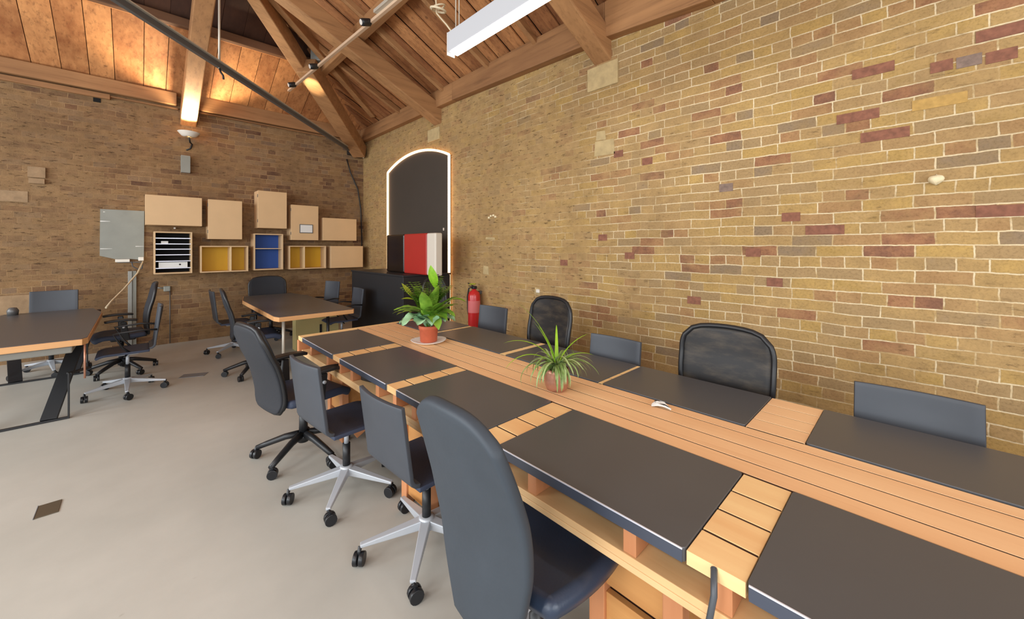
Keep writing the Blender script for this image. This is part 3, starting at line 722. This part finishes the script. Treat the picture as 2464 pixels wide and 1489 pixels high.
def task_chair(label, grp=None, arms=True, base='black', base_rot=0, top=.98, mesh=True, hw=.225, seat_h=.47, name='task_chair', z0=.52, lean=.09, dark='back_fab', solid=.03):
    root = empty(name, (0, 0, 0), 0, label, 'chair', grp)
    five_base(root, base, base_rot)
    MB().lathe([(.0, .15), (.030, .15), (.027, .30), (.018, .302), (.018, seat_h-.06), (0, seat_h-.06)], capends=False).build('gas_lift', 'black_plastic', root)
    MB().box(-.12, .10, -.07, .07, seat_h-.085, seat_h-.045).build('mechanism', 'black_plastic', root, bevel=.015)
    MB().bar((0, .05, seat_h-.07), (.02, .2, seat_h-.075), .018, .012).build('lever', 'black_plastic', root, bevel=.003)
    def st(u, v):
        s_ = (v-.5)*2; t = (u-.5)*2
        x = .03+.235*t*(1-.06*s_**2); y = s_*.245*(1-.10*t**2)
        z = seat_h+.012-.045*max(0, t-.5)**2*4+.012*abs(s_)**3-.012*(1-t*t)*(1-s_*s_)
        return (x, y, z)
    MB().grid(st, 12, 12).build('seat', 'seat_fab', root, solid=.055, bevel=.018, offs=-1)
    fn = back_surface(hw, z0, top, lean, .03)
    MB().grid(fn, 16, 12)  .build('backrest', 'mesh' if mesh else dark, root, solid=.008 if mesh else solid, bevel=0 if mesh else .01)
    edge = [fn(u, 0) for u in [k/14 for k in range(15)]]+[fn(1, v) for v in [k/10 for k in range(1, 10)]]+[fn(1-k/14, 1) for k in range(15)]+[fn(0, 1-k/8) for k in range(1, 8)]
    MB().tube(edge, .015, 8, closed=True).build('back_frame', 'black_plastic', root)
    MB().tube([(-.10, 0, seat_h-.06), (-.21, 0, seat_h-.05), (-.222, 0, seat_h-.02), (-.225, 0, z0+.04)], .022, 8).build('back_bracket', 'black_plastic', root)
    if arms:
        for sg in (-1, 1):
            a = MB().bar((-.02, sg*.25, seat_h-.05), (0, sg*.285, .64), .075, .03, .05, .022, up=(0, 1, 0)).build('arm_post', 'black_plastic', root, bevel=.008)
            MB().lathe([(0, -.006), (.012, -.006), (.012, .006), (0, .006)], c=(-.0, sg*.292, .58), axis='Y', n=16, capends=False).build('post_button', 'silver', a)
            def ap(u, v, sg=sg):
                t = (u-.5)*2; s_ = (v-.5)*2
                return (.02+.135*t, sg*.285+s_*.048*(1-.25*t*t), .665-.012*t*t+.0*s_)
            MB().grid(ap, 10, 4).build('arm_pad', 'black_plastic', a, solid=.024, bevel=.008)
    return root

def place(o, x, y, rz, z=0): o.location = (x, y, z); o.rotation_euler = (0, 0, R(rz)); return o
NG = 'chairs along the near side of the plank table'; FG = 'chairs between the plank table and the brick wall'
# near side of the long table
place(slim_chair('slim dark shell chair on a silver star base, second from the far end, near side', NG, base_rot=155), .925, 2.44, 5)
place(slim_chair('slim dark shell chair just behind the slate high-back chair, silver base showing', NG, base_rot=154, back_h=.82), 1.04, 1.70, 2)
c1 = place(task_chair('black fabric task chair with armrests and black star base, far end of the near row', NG, base_rot=135, mesh=False, top=1.0, hw=.215, z0=.40, lean=.15, solid=.05), .86, 3.08, 10)
# slate high-back chair in the foreground
hb = empty('high_back_chair', (0, 0, 0), 0, 'large slate high-back chair with blue black leather seat in the foreground', 'chair', NG)
five_base(hb, 'silver', 200, .30)
MB().lathe([(.0, .15), (.026, .15), (.024, .29), (.016, .292), (.016, .42), (0, .42)], capends=False).build('gas_lift', 'black_plastic', hb)
MB().box(-.12, .12, -.07, .07, .395, .425).build('mechanism', 'silver', hb, bevel=.01)
def hbk(u, v):
    s_ = (v-.5)*2; z = .37+.715*u
    wf = .60+.40*math.sin(min(1, u/.60)*PI/2)
    if u > .5: wf *= 1-.10*((u-.5)/.5)**2
    y = s_*.206*wf
    z -= abs(s_)**3*.075*max(0, (u-.6)/.4)-.02*abs(s_)**2*max(0, .3-u)
    x = -.215-.235*max(0, u-.35)**1.4+.035*s_**2*(.2+.6*u)-.012*math.sin(PI*u)
    return (x, y, z)
MB().grid(hbk, 22, 14).build('backrest', 'slate_fab', hb, solid=.038, bevel=.012, offs=-1)
def hst(u, v):
    s_ = (v-.5)*2; t = (u-.5)*2
    x = .055+.225*t*(1-.05*s_**2); y = s_*.222*(1-.13*t**2)
    z = .530-.035*max(0, t-.4)**2*3+.010*abs(s_)**3-.014*(1-t*t)*(1-s_*s_)
    return (x, y, z)
MB().grid(hst, 14, 14).build('seat', 'leather', hb, solid=.06, bevel=.026, offs=-1)
place(hb, .955, .875, 0)

# wall side
def shell_far(label, y, x=2.19, rz=180, bh=.86, g=FG): return place(slim_chair(label, g, base_rot=10, back_h=bh), x, y, rz)
shell_far('slim grey shell chair back at the right edge, alone before the yellow brick', 0.0, 2.2, 180, .865)
shell_far('slim grey shell chair between the copper pot and the big mesh chair', 1.47, 2.18, 180, .862)
shell_far('slim dark shell chair in front of the red fire extinguisher', 2.97, 2.36, 183, .895)
place(task_chair('wide black mesh chair on the wall side, nearest the camera', FG, arms=False, base_rot=30, top=1.03, hw=.245, lean=.03), 2.25, .765, 182)
place(task_chair('black mesh chair on the wall side behind the spider plant', FG, arms=False, base_rot=50, top=1.07, hw=.235, lean=.05), 2.28, 2.17, 176)
place(task_chair('grey-topped mesh chair half hidden behind the leafy plant', FG, arms=False, base='silver', base_rot=50, top=1.12, hw=.15, lean=.03), 2.58, 3.86, -98)

# ================================================================ BACK TABLES
def back_table(x0, x1, y0, y1, label, name='meeting_table'):
    o = empty(name, ((x0+x1)/2, (y0+y1)/2, 0), 0, label, 'table', 'boat-shaped meeting tables at the back')
    hx, hy = (x1-x0)/2, (y1-y0)/2
    pts = [(-hx, -hy+.10), (-hx+.03, -hy), (hx-.03, -hy), (hx, -hy+.06), (hx+.0, hy*.55), (hx-.10, hy), (-hx+.10, hy), (-hx, hy*.55)]
    MB().prism(pts, .69, .739).build('wood_top', 'oak_edge', o, bevel=.003)
    sc_ = .985
    MB().prism([(a*sc_, c*(1-.008)) for a, c in pts], .7395, .742).build('linoleum', 'lino', o)
    return o, hx, hy
t1, hx, hy = back_table(1.06, 1.925, 4.77, 7.2, 'dark topped meeting table with oak edge in the middle background')
for sy in (-1, 1):
    for sx in (-1, 1):
        MB().tube([(sx*(hx-.18), sy*(hy-.45), 0), (sx*(hx-.18), sy*(hy-.45), .69)], .018, 10).build('leg', 'rod' if sx*sy > 0 else 'black_plastic', t1)
MB().box(-hx+.15, hx-.15, -hy+.42, hy-.42, .645, .688).build('apron_frame', 'black_plastic', t1)
t2, hx, hy = back_table(-1.20, -.31, 4.78, 7.12, 'dark topped meeting table with pale oak edge at the left edge')
for yy in (-.80, .9):
    f = MB(); X1, X0 = hx-.13, -hx+.1
    f.box(X0, X1, yy-.012, yy+.012, 0, .018); f.box(X1-.012, X1, yy-.012, yy+.012, .018, .40); f.box(X0, X0+.012, yy-.012, yy+.012, .018, .40)
    f.bar((X1-.006, yy, .392), (hx-.02, yy+.1, .40), .05, .014)
    f.build('floor_frame', 'black_plastic', t2, bevel=.002)
    MB().bar((X1-.12, yy, .02), (X1+.02, yy+.75, .66), .10, .025).build('leg', 'counter', t2, bevel=.002)
    MB().bar((X0+.12, yy, .02), (X0-.02, yy+.75, .66), .10, .025).build('leg', 'counter', t2, bevel=.002)
MB().tube([(hx-.02, -hy+.06, .40), (hx-.02, -hy+.06, .69)], .007, 8).build('cable_guide', 'copper', t2)
MB().box(-hx+.1, hx-.1, -hy+.2, hy-.3, .60, .66).build('apron_frame', 'grey_steel', t2, bevel=.01)
MB().box(-hx+.2, hx-.2, -.3, .3, .48, .60).build('cable_tray', 'crate', t2, bevel=.01)
# chairs round the middle table
TG = 'chairs round the middle meeting table'
place(task_chair('black mesh armchair nearest us on the left of the middle table, black star base', TG, base_rot=22, mesh=False, top=1.02, hw=.20, z0=.46, lean=.10), 1.0, 5.46, -4)
place(slim_chair('thin dark shell chair in profile on a silver base, far left of the middle table', TG, base_rot=155, back_h=.90), .97, 6.75, 0)
place(task_chair('broad black chair at the wall end of the middle table, below the blue shelf', TG, arms=True, mesh=False, top=1.0, hw=.27, base_rot=0, lean=.03), 1.58, 7.43, -90)
place(slim_chair('narrow black armchair on the right of the middle table, nearer the wall', TG, arms=True, base_rot=0, back_h=.93, w_=.34, base='black'), 2.12, 6.72, 200)
place(slim_chair('black armchair with thin arms against the black counter', TG, arms=True, base_rot=20, back_h=.88, base='black'), 2.16, 5.88, 178)
# chairs round the left table
LG = 'chairs round the left meeting table'
place(slim_chair('grey shell chair with silver star base at the right side of the left table', LG, base_rot=18, arms=True, back_h=.88), -.087, 5.66, 180)
place(task_chair('black high armchair with black base behind the grey shell chair at the left table', LG, base_rot=-169, mesh=False, top=1.06, hw=.2, z0=.44, lean=.08), -.15, 6.6, 184)
place(slim_chair('blue-grey shell chair back showing beyond the left table', LG, base_rot=10, back_h=.96), -.76, 7.18, -90)

# pedestal under middle table
pd = empty('pedestal_cabinet', (1.94, 6.36, 0), 0, 'olive cream low cabinet seen under the middle meeting table', 'cabinet')
MB().box(-.31, .30, -.14, .01, 0, .445).build('body', 'pedestal', pd, bevel=.006)
MB().box(.02, .05, -.15, -.138, .2, .34).build('handle', 'black_plastic', pd)

# ================================================================ END WALL THINGS
YF = 7.75
def cab(x0, x1, z0, z1, kind, label, depth=.29):
    w_, h_ = x1-x0, z1-z0
    o = empty('wall_cabinet', ((x0+x1)/2, YW-.005, z0), 0, label, 'cabinet', 'pale ply wall cabinets')
    hw = w_/2; t = .018; d = -depth
    fr = MB()
    fr.box(-hw, -hw+t, d, 0, 0, h_).box(hw-t, hw, d, 0, 0, h_).box(-hw+t, hw-t, d, 0, 0, t).box(-hw+t, hw-t, d, 0, h_-t, h_)
    fr.build('carcass', 'ply', o, bevel=.001)
    if kind == 'closed':
        MB().box(-hw, hw, d-.020, d-.002, 0, h_).build('door', 'ply_door', o, bevel=.002)
        hg = MB()
        if h_ > w_*.9:
            hg.box(-hw-.006, -hw+.006, d-.012, d+.01, h_*.15, h_*.15+.05).box(-hw-.006, -hw+.006, d-.012, d+.01, h_*.82, h_*.82+.05)
            hg.build('hinges', 'dark_steel', o)
    else:
        col, divs = kind
        MB().box(-hw+t, hw-t, -.03, -.012, t, h_-t).build('back_panel', col, o)
        for dv in divs:
            if dv[0] == 'v': MB().box(-hw+w_*dv[1]-t/2, -hw+w_*dv[1]+t/2, d+.004, -.03, t, h_-t).build('divider', 'ply_edge', o)
            else: MB().box(-hw+t, hw-t, d+.006, -.03, h_*dv[1]-.006, h_*dv[1]+.006).build('shelf', dv[2] if len(dv) > 2 else 'ply_edge', o)
    return o
cab(.062, .708, 1.83, 2.27, 'closed', 'wide closed ply cabinet, upper row, next to the grey wall panel')
cab(.785, 1.23, 1.632, 2.262, 'closed', 'upright closed ply cabinet above the first yellow shelf')
cab(1.455, 1.89, 1.832, 2.47, 'closed', 'tallest closed ply cabinet above the blue shelf')
cab(1.962, 2.416, 1.632, 2.266, 'closed', 'closed ply cabinet with the framed notice on its door')
cab(2.497, 3.129, 1.632, 2.06, 'closed', 'closed ply cabinet at the right end of the upper row')
cab(.155, .592, 1.102, 1.735, ('hole', [('h', .135, 'alu'), ('h', .30, 'alu'), ('h', .45, 'alu'), ('h', .585, 'alu'), ('h', .71, 'alu'), ('h', .845, 'alu')]), 'open ply cabinet with a black interior and thin white shelves')
cab(.69, 1.32, 1.10, 1.524, ('yellow', [('v', .62)]), 'open yellow-backed ply shelf on the left of the blue shelf')
cab(1.40, 1.838, 1.11, 1.735, ('blue', [('h', .59)]), 'open blue-backed ply shelf unit')
cab(1.932, 2.56, 1.105, 1.528, ('yellow', [('v', .40)]), 'open yellow-backed ply shelf on the right of the blue shelf')
cab(2.64, 3.26, 1.103, 1.525, 'closed', 'closed ply cabinet at the right end of the lower row')
o = MB().box(-.012, .012, -.05, 0, -.012, .012).build('hook_peg', 'white', bevel=.005); o.location = (.40, YW-.2, 1.80); tag(o, 'small white peg sticking out below the widest cabinet', 'peg')
o.location = (.40, YW-.005, 1.80)
fn_ = empty('framed_notice', (2.206, YW-.005-.29-.021, 1.84), 0, 'small framed white notice on a cabinet door', 'picture frame')
MB().box(-.112, .112, -.012, 0, -.08, .08).build('frame', 'dark_steel', fn_, bevel=.002)
MB().box(-.10, .10, -.0135, -.011, -.068, .068).build('notice', 'paper', fn_)
zs = 1.102
bn = empty('white_box_file', (.373, 7.80, zs+.633*.135+.007), 0, 'long white box file lying on a low shelf of the black cabinet', 'file')
MB().box(-.165, .165, -.02, .18, 0, .082).build('file_body', 'paper', bn, bevel=.004)
MB().lathe([(0, -.002), (.012, -.002), (.012, .002), (0, .002)], c=(.075, -.021, .045), axis='Y', n=14, capends=False).build('finger_hole', 'hole', bn)
o = MB().box(-.04, .04, 0, .12, 0, .035).build('paper_stack', 'paper', bevel=.003); o.location = (.275, 7.79, zs+.633*.71+.007); tag(o, 'small pale carton on an upper shelf of the black cabinet', 'box')
# grey wall panel, sockets, trunking, cables
o = MB().prism([(-.40, 2.045), (.055, 2.045), (.05, 1.31), (-.1, 1.33), (-.25, 1.33), (-.405, 1.38)], YW-.025, YW, 'Y').build('wall_panel', 'grey_paint'); tag(o, 'rough edged grey painted panel left of the ply cabinets', 'panel')
o.data.materials.append(M['paper']); bm = bmesh.new(); bm.from_mesh(o.data)
for x0, x1, z0, z1 in [(-.40, -.30, 1.865, 1.88), (-.40, -.28, 1.475, 1.485), (-.04, .05, 1.51, 1.52), (-.37, -.35, 2.0, 2.012)]:
    vs = [bm.verts.new(p) for p in ((x0, YW-.0265, z0), (x1, YW-.0265, (z0+z1)/2), (x1, YW-.0265, (z0+z1)/2+.003), (x0, YW-.0265, z1))]
    bm.faces.new(vs).material_index = 1
bm.to_mesh(o.data); bm.free()
sk = empty('wall_socket', (-.10, YW, 1.305), 0, 'white twin socket strip at the foot of the grey wall panel', 'socket')
MB().box(-.15, .0, -.05, 0, -.02, .022).build('socket_strip', 'white', sk, bevel=.004)
MB().box(.09, .15, -.06, 0, -.005, .05).build('socket', 'white', sk, bevel=.006)
MB().box(-.13, .15, -.02, 0, -.03, -.02).build('backing', 'dark_steel', sk)
tr = empty('conduit', (-.075, YW, .02), 0, 'grey steel trunking running up the end wall below the socket', 'trunking')
MB().box(-.045, .0, -.05, 0, 0, 1.13).build('cover', 'grey_steel', tr, bevel=.003); MB().box(.002, .045, -.035, 0, 0, 1.13).build('channel', 'grey_paint', tr, bevel=.003)
o = MB().tube([(-.08, YW-.05, 1.29), (-.07, YW-.06, 1.22), (0.0, YW-.05, 1.165), (.03, YW-.06, 1.19), (.04, YW-.06, 1.28)], .007, 8).build('cable', 'grey_cable'); tag(o, 'drooping grey cable looped under the socket', 'cable')
o = MB().tube([(.04, YW-.06, 1.29), (-.02, 7.9, 1.12), (-.15, 7.55, .93), (-.26, 7.25, .80), (-.30, 7.0, .745)], .010, 8).build('cable', 'cable'); tag(o, 'cream cable slung from the wall socket to the left table', 'cable')
jb = empty('junction_box', (.30, YW, .86), 0, 'small grey junction box with a thin pipe down to the floor', 'junction box')
MB().box(-.03, .05, -.05, 0, -.04, .04).build('box', 'grey_paint', jb, bevel=.01); MB().tube([(.045, -.012, -.04), (.045, -.012, -.85)], .006, 8).build('pipe', 'dark_steel', jb); MB().tube([(-.03, -.02, .01), (-.14, -.02, .03)], .012, 8).build('spur', 'grey_steel', jb)
# uplight and grey box
up = empty('wall_uplight', (.56, YW, 3.30), 0, 'white dish uplight on the end wall throwing light onto the beam', 'wall lamp')
MB().lathe([(.05, -.07), (.09, -.06), (.135, -.005), (.14, .0), (.128, .0), (.08, -.045), (.05, -.05)], c=(0, -.17, 0), n=30, capends=False).build('dish', 'white', up)
MB().lathe([(0, -.035), (.045, -.035), (.04, -.02), (0, -.015)], c=(0, -.17, 0), n=18, capends=False).build('lamp', 'bulb', up)
MB().tube([(0, -.17, -.07), (.02, -.10, -.14), (.05, -.03, -.15), (.03, 0, -.22), (-.02, 0, -.25)], .012, 8).build('bracket', 'black_cable', up)
l = bpy.data.lights.new('uplight_beam', 'SPOT'); l.energy = 170; l.color = (1, .80, .54); l.spot_size = R(118); l.spot_blend = .6; l.shadow_soft_size = .05
lo = bpy.data.objects.new('uplight_beam', l); COL.objects.link(lo); lo.parent = up; lo.location = (0, -.24, 0.03); lo.rotation_euler = (R(-156), 0, 0)
bx = empty('control_box', (.53, YW, 2.68), 0, 'narrow grey metal box on the end wall below the uplight', 'control box')
MB().box(-.058, .055, -.08, 0, 0, .27).build('case', 'grey_steel', bx, bevel=.004); MB().box(-.058, .055, -.084, -.08, .012, .256).build('lid', 'grey_paint', bx, bevel=.002)
cm = empty('security_sensor', (3.29, YW, 3.36), 0, 'small black sensor with white rim high in the room corner', 'sensor')
MB().box(-.06, .05, -.12, 0, 0, .06).build('housing', 'black_plastic', cm, bevel=.01); MB().tube([(.05, -.12, .06), (.075, -.13, .02), (.05, -.13, -.01)], .008, 8).build('rim', 'white', cm)
o = MB().tube([(3.05, YW-.02, 3.3), (3.12, YW-.02, 3.05), (3.28, YW-.02, 2.7), (3.34, YW-.02, 2.3), (3.36, YW-.02, 1.75), (3.36, YW-.02, 1.2)], .012, 8).build('cable', 'black_cable'); tag(o, 'black cable curving down the end wall beside the corner', 'cable')
# left-edge small item on ledge
o = MB().lathe([(0, 0), (.04, 0), (.045, .05), (.03, .08), (.015, .085), (0, .085)], n=14, capends=False).build('speaker', 'dark_steel'); o.location = (-1.02, 7.0, .742); tag(o, 'small dark gadget on the left table by the blue-grey chair', 'gadget')

# ================================================================ LONG WALL THINGS
ar = empty('arched_panel', (XW, 5.865, 0), 0, 'charcoal arched panel outlined by a glowing warm led strip', 'arched panel')
ya, yb, sh, ap = -1.0, 1.0, 2.90, 3.11
def arcpts(ya, yb, sh, ap, n=20):
    h = (yb-ya)/2; rise = ap-sh; rad = (h*h+rise*rise)/(2*rise); a = math.asin(h/rad)
    return [(rad*math.sin(-a+2*a*k/n)+(ya+yb)/2, ap-rad+rad*math.cos(-a+2*a*k/n)) for k in range(n+1)]
arc = arcpts(ya, yb, sh, ap)
MB().prism([(ya, .0)]+arc+[(yb, .0)], -.022, -.001, 'X').build('board', 'arch', ar)
path = [(-.035, ya, .02)]+[(-.035, y, z) for y, z in arc]+[(-.035, yb, .02)]
b = MB()
for p, q in zip(path, path[1:]): b.bar(p, q, .034, .024, up=(1, 0, 0))
b.build('led_strip', 'led', ar)
MB().box(-.03, -.02, -.85, -.83, 1.76, 1.80).build('pull_handle', 'white', ar)
ct = empty('black_counter', (2.99, 5.72, 0), 0, 'tall matt black counter in front of the lit arch', 'counter')
MB().box(-.395, .375, -.885, .885, 0, 1.09).build('body', 'counter', ct, bevel=.004); MB().box(-.405, .38, -.895, .895, 1.092, 1.118).build('top', 'counter', ct, bevel=.003)
rb = empty('crimson_display', (2.86, 4.80, 1.12), 0, 'upright crimson panel with an ivory right end standing on the black counter', 'display panel')
MB().box(-.05, .06, -.205, .42, 0, .575).build('red_panel', 'red_panel', rb, bevel=.02, seg=4); MB().box(-.052, .06, -.43, -.21, .0, .573).build('ivory_panel', 'white_panel', rb, bevel=.02, seg=4); MB().box(-.053, .0, -.43, -.26, .012, .022).build('trim_line', 'black_plastic', rb)
o = MB().box(-.15, .18, -.28, .28, 0, .575).build('display_box', 'gloss_black', bevel=.02, seg=4); o.location = (2.98, 5.54, 1.12); tag(o, 'glossy brown-black box on the black counter left of the crimson panel', 'box')
ex = empty('fire_extinguisher', (XW-.12, 4.15, .42), 0, 'red fire extinguisher hung on the brick wall behind the slim dark chair', 'fire extinguisher')
MB().lathe([(0, 0), (.075, 0), (.083, .012), (.083, .42), (.070, .47), (.03, .50), (.024, .52), (0, .52)], n=28, capends=False).build('cylinder', 'ext_red', ex)
MB().lathe([(.0841, .20), (.0841, .36)], n=28, capends=False).build('label_band', plain('pink_label', (214, 110, 110), .5), ex)
v = MB().box(-.03, .03, -.03, .03, .515, .555).build('valve', 'black_plastic', ex, bevel=.008)
MB().bar((-.02, 0, .56), (-.09, .02, .60), .02, .012).build('lever', 'black_plastic', ex, bevel=.003); MB().bar((-.02, 0, .545), (-.08, .02, .56), .02, .010).build('carry_handle', 'black_plastic', ex, bevel=.003)
MB().tube([(.0, .03, .54), (-.02, .09, .52), (-.03, .11, .40), (-.03, .10, .22), (-.02, .092, .12)], .010, 8).build('hose', 'black_cable', ex)
MB().tube([(-.03+.045*math.cos(t_), .0+.045*math.sin(t_), .585) for t_ in [k*PI/4 for k in range(8)]], .006, 6, closed=True).build('safety_ring', 'leaf_yellow', ex)
MB().box(.078, .12, -.02, .02, .44, .48).build('wall_hook', 'dark_steel', ex)
st = MB(); st.lathe([(0, -.03), (.03, -.02), (.04, 0), (.03, .02), (0, .03)], n=10, capends=False)
rs = random.Random(5)
for v_ in st.bm.verts: v_.co *= rs.uniform(.8, 1.2)
o = st.build('stone_knob', 'stone', sub=1); o.location = (XW-.015, -.088, 1.90); tag(o, 'small pale stone lump stuck on the yellow brick wall', 'stone')
b = MB()
for y, z in ((3.93, 1.92), (3.88, 1.925), (3.84, 1.905), (3.97, 1.90)):
    for k in range(1): b.box(XW-.02, XW+.005, y-.015, y+.014, z-.014, z+.013)
o = b.build('trim_%d' % 9, 'stone', bevel=.006); struct(o, 'crumbs of pale mortar on the long wall')
o = MB().box(-.02, 0, -.025, .025, -.02, .02).build('cable_clip', 'white', bevel=.004); o.location = (XW, 3.08, .985); tag(o, 'tiny white clip on the brick wall left of the mesh chair', 'clip')

# ================================================================ ROOF THINGS
pn = empty('linear_pendant', (1.65, .6, 2.90), 0, 'long white linear pendant lamp hanging over the plank table', 'pendant lamp')
L0, L1 = -2.3, 1.76
MB().box(-.032, .032, L0, L1, .022, .165).build('body', 'lamp_body', pn, bevel=.003)
MB().box(-.030, .030, L0+.01, L1-.04, 0, .021).build('diffuser', 'lamp_diff', pn)
MB().box(-.033, .033, L1, L1+.006, .0, .166).build('end_cap', 'lamp_end', pn)
for y in (1.66, 1.70): MB().tube([(0, y, .165), (0, y, 1.95)], .004, 6).build('suspension_wire', 'rod', pn)
MB().tube([(0, L1-.02, .165), (-.02, L1+.03, .24), (-.01, L1+.12, .33), (0.0, L1+.19, .40), (0, L1+.2, .5), (0, L1+.2, 1.9)], .006, 8).build('supply_cable', 'cable', pn)
cr = MB(); cr.tube([(.055*math.cos(k*PI/8), L1+.17+.055*math.sin(k*PI/8), .42+.02*math.sin(k*PI/8)) for k in range(16)], .009, 8, closed=True)
cr.tube([(.048*math.cos(k*PI/8), L1+.17+.05*math.sin(k*PI/8), .44+.02*math.cos(k*PI/8)) for k in range(16)], .007, 8, closed=True)
cr.build('cable_coil', 'cable', pn)
tk = empty('spotlight_track', (1.65, 6.55, 3.90), 0, 'pale lighting track with small black spotlights below the roof', 'lighting track')
MB().bar((0, .10, 0), (0, -4.8, -.30), .035, .03).build('track_bar', 'track', tk, bevel=.003)
MB().bar((-.03, -3.0, -.165), (-.03, -4.9, -.285), .05, .03).build('conduit', 'rod', tk, bevel=.003)
for y in (-.28, -1.25, -2.82):
    z = -.30*(.10-y)/4.9
    h = MB().lathe([(0, -.05), (.032, -.05), (.036, -.03), (.036, .04), (.02, .055), (0, .055)], c=(0, 0, 0), n=18, axis='X', capends=False).build('spot_head', 'black_plastic', tk); h.location = (-.05, y, z-.015)
    h.rotation_euler = (0, R(-20), 0)
    MB().lathe([(0, -.052), (.026, -.052)], n=18, axis='X', capends=False).build('lens', 'lamp_end', h)
l = bpy.data.lights.new('track_spot', 'SPOT'); l.energy = 40; l.color = (1, .88, .62); l.spot_size = R(38); l.spot_blend = .5; l.shadow_soft_size = .03
lo = bpy.data.objects.new('track_spot', l); COL.objects.link(lo); lo.location = (1.71, 6.38, 3.86)
d = Vector((2.02, 6.66, 4.10))-Vector(lo.location); lo.rotation_euler = d.to_track_quat('-Z', 'Y').to_euler()
gb = empty('roof_unit', (2.13, 6.46, 4.42), -44, 'pale grey box unit fixed between the roof beams', 'junction unit')
MB().box(-.2, .2, -.09, .09, .0, .20).build('case', 'grey_steel', gb, bevel=.006); MB().box(-.2, -.03, -.09, .05, .21, .28).build('bracket', 'grey_paint', gb, bevel=.004); MB().box(.03, .2, -.09, .05, .21, .28).build('bracket', 'grey_paint', gb, bevel=.004)

# ================================================================ FLOOR PLATES
o = MB().box(-.12, .12, -.07, .07, 0, .004).build('floor_outlet', 'plate', bevel=.001); o.location = (.46, 5.86, 0); o.rotation_euler = (0, 0, R(-24)); tag(o, 'grey floor outlet plate in the aisle between the back tables', 'floor outlet')
fp = empty('floor_outlet', (-.375, 3.44, 0), 0, 'bronze floor box lid in the open floor at lower left', 'floor outlet')
MB().box(-.045, .045, -.075, .075, 0, .004).build('lid', 'bronze', fp, bevel=.001); MB().box(-.048, -.045, -.078, .078, 0, .0055).build('rim', 'plate', fp)
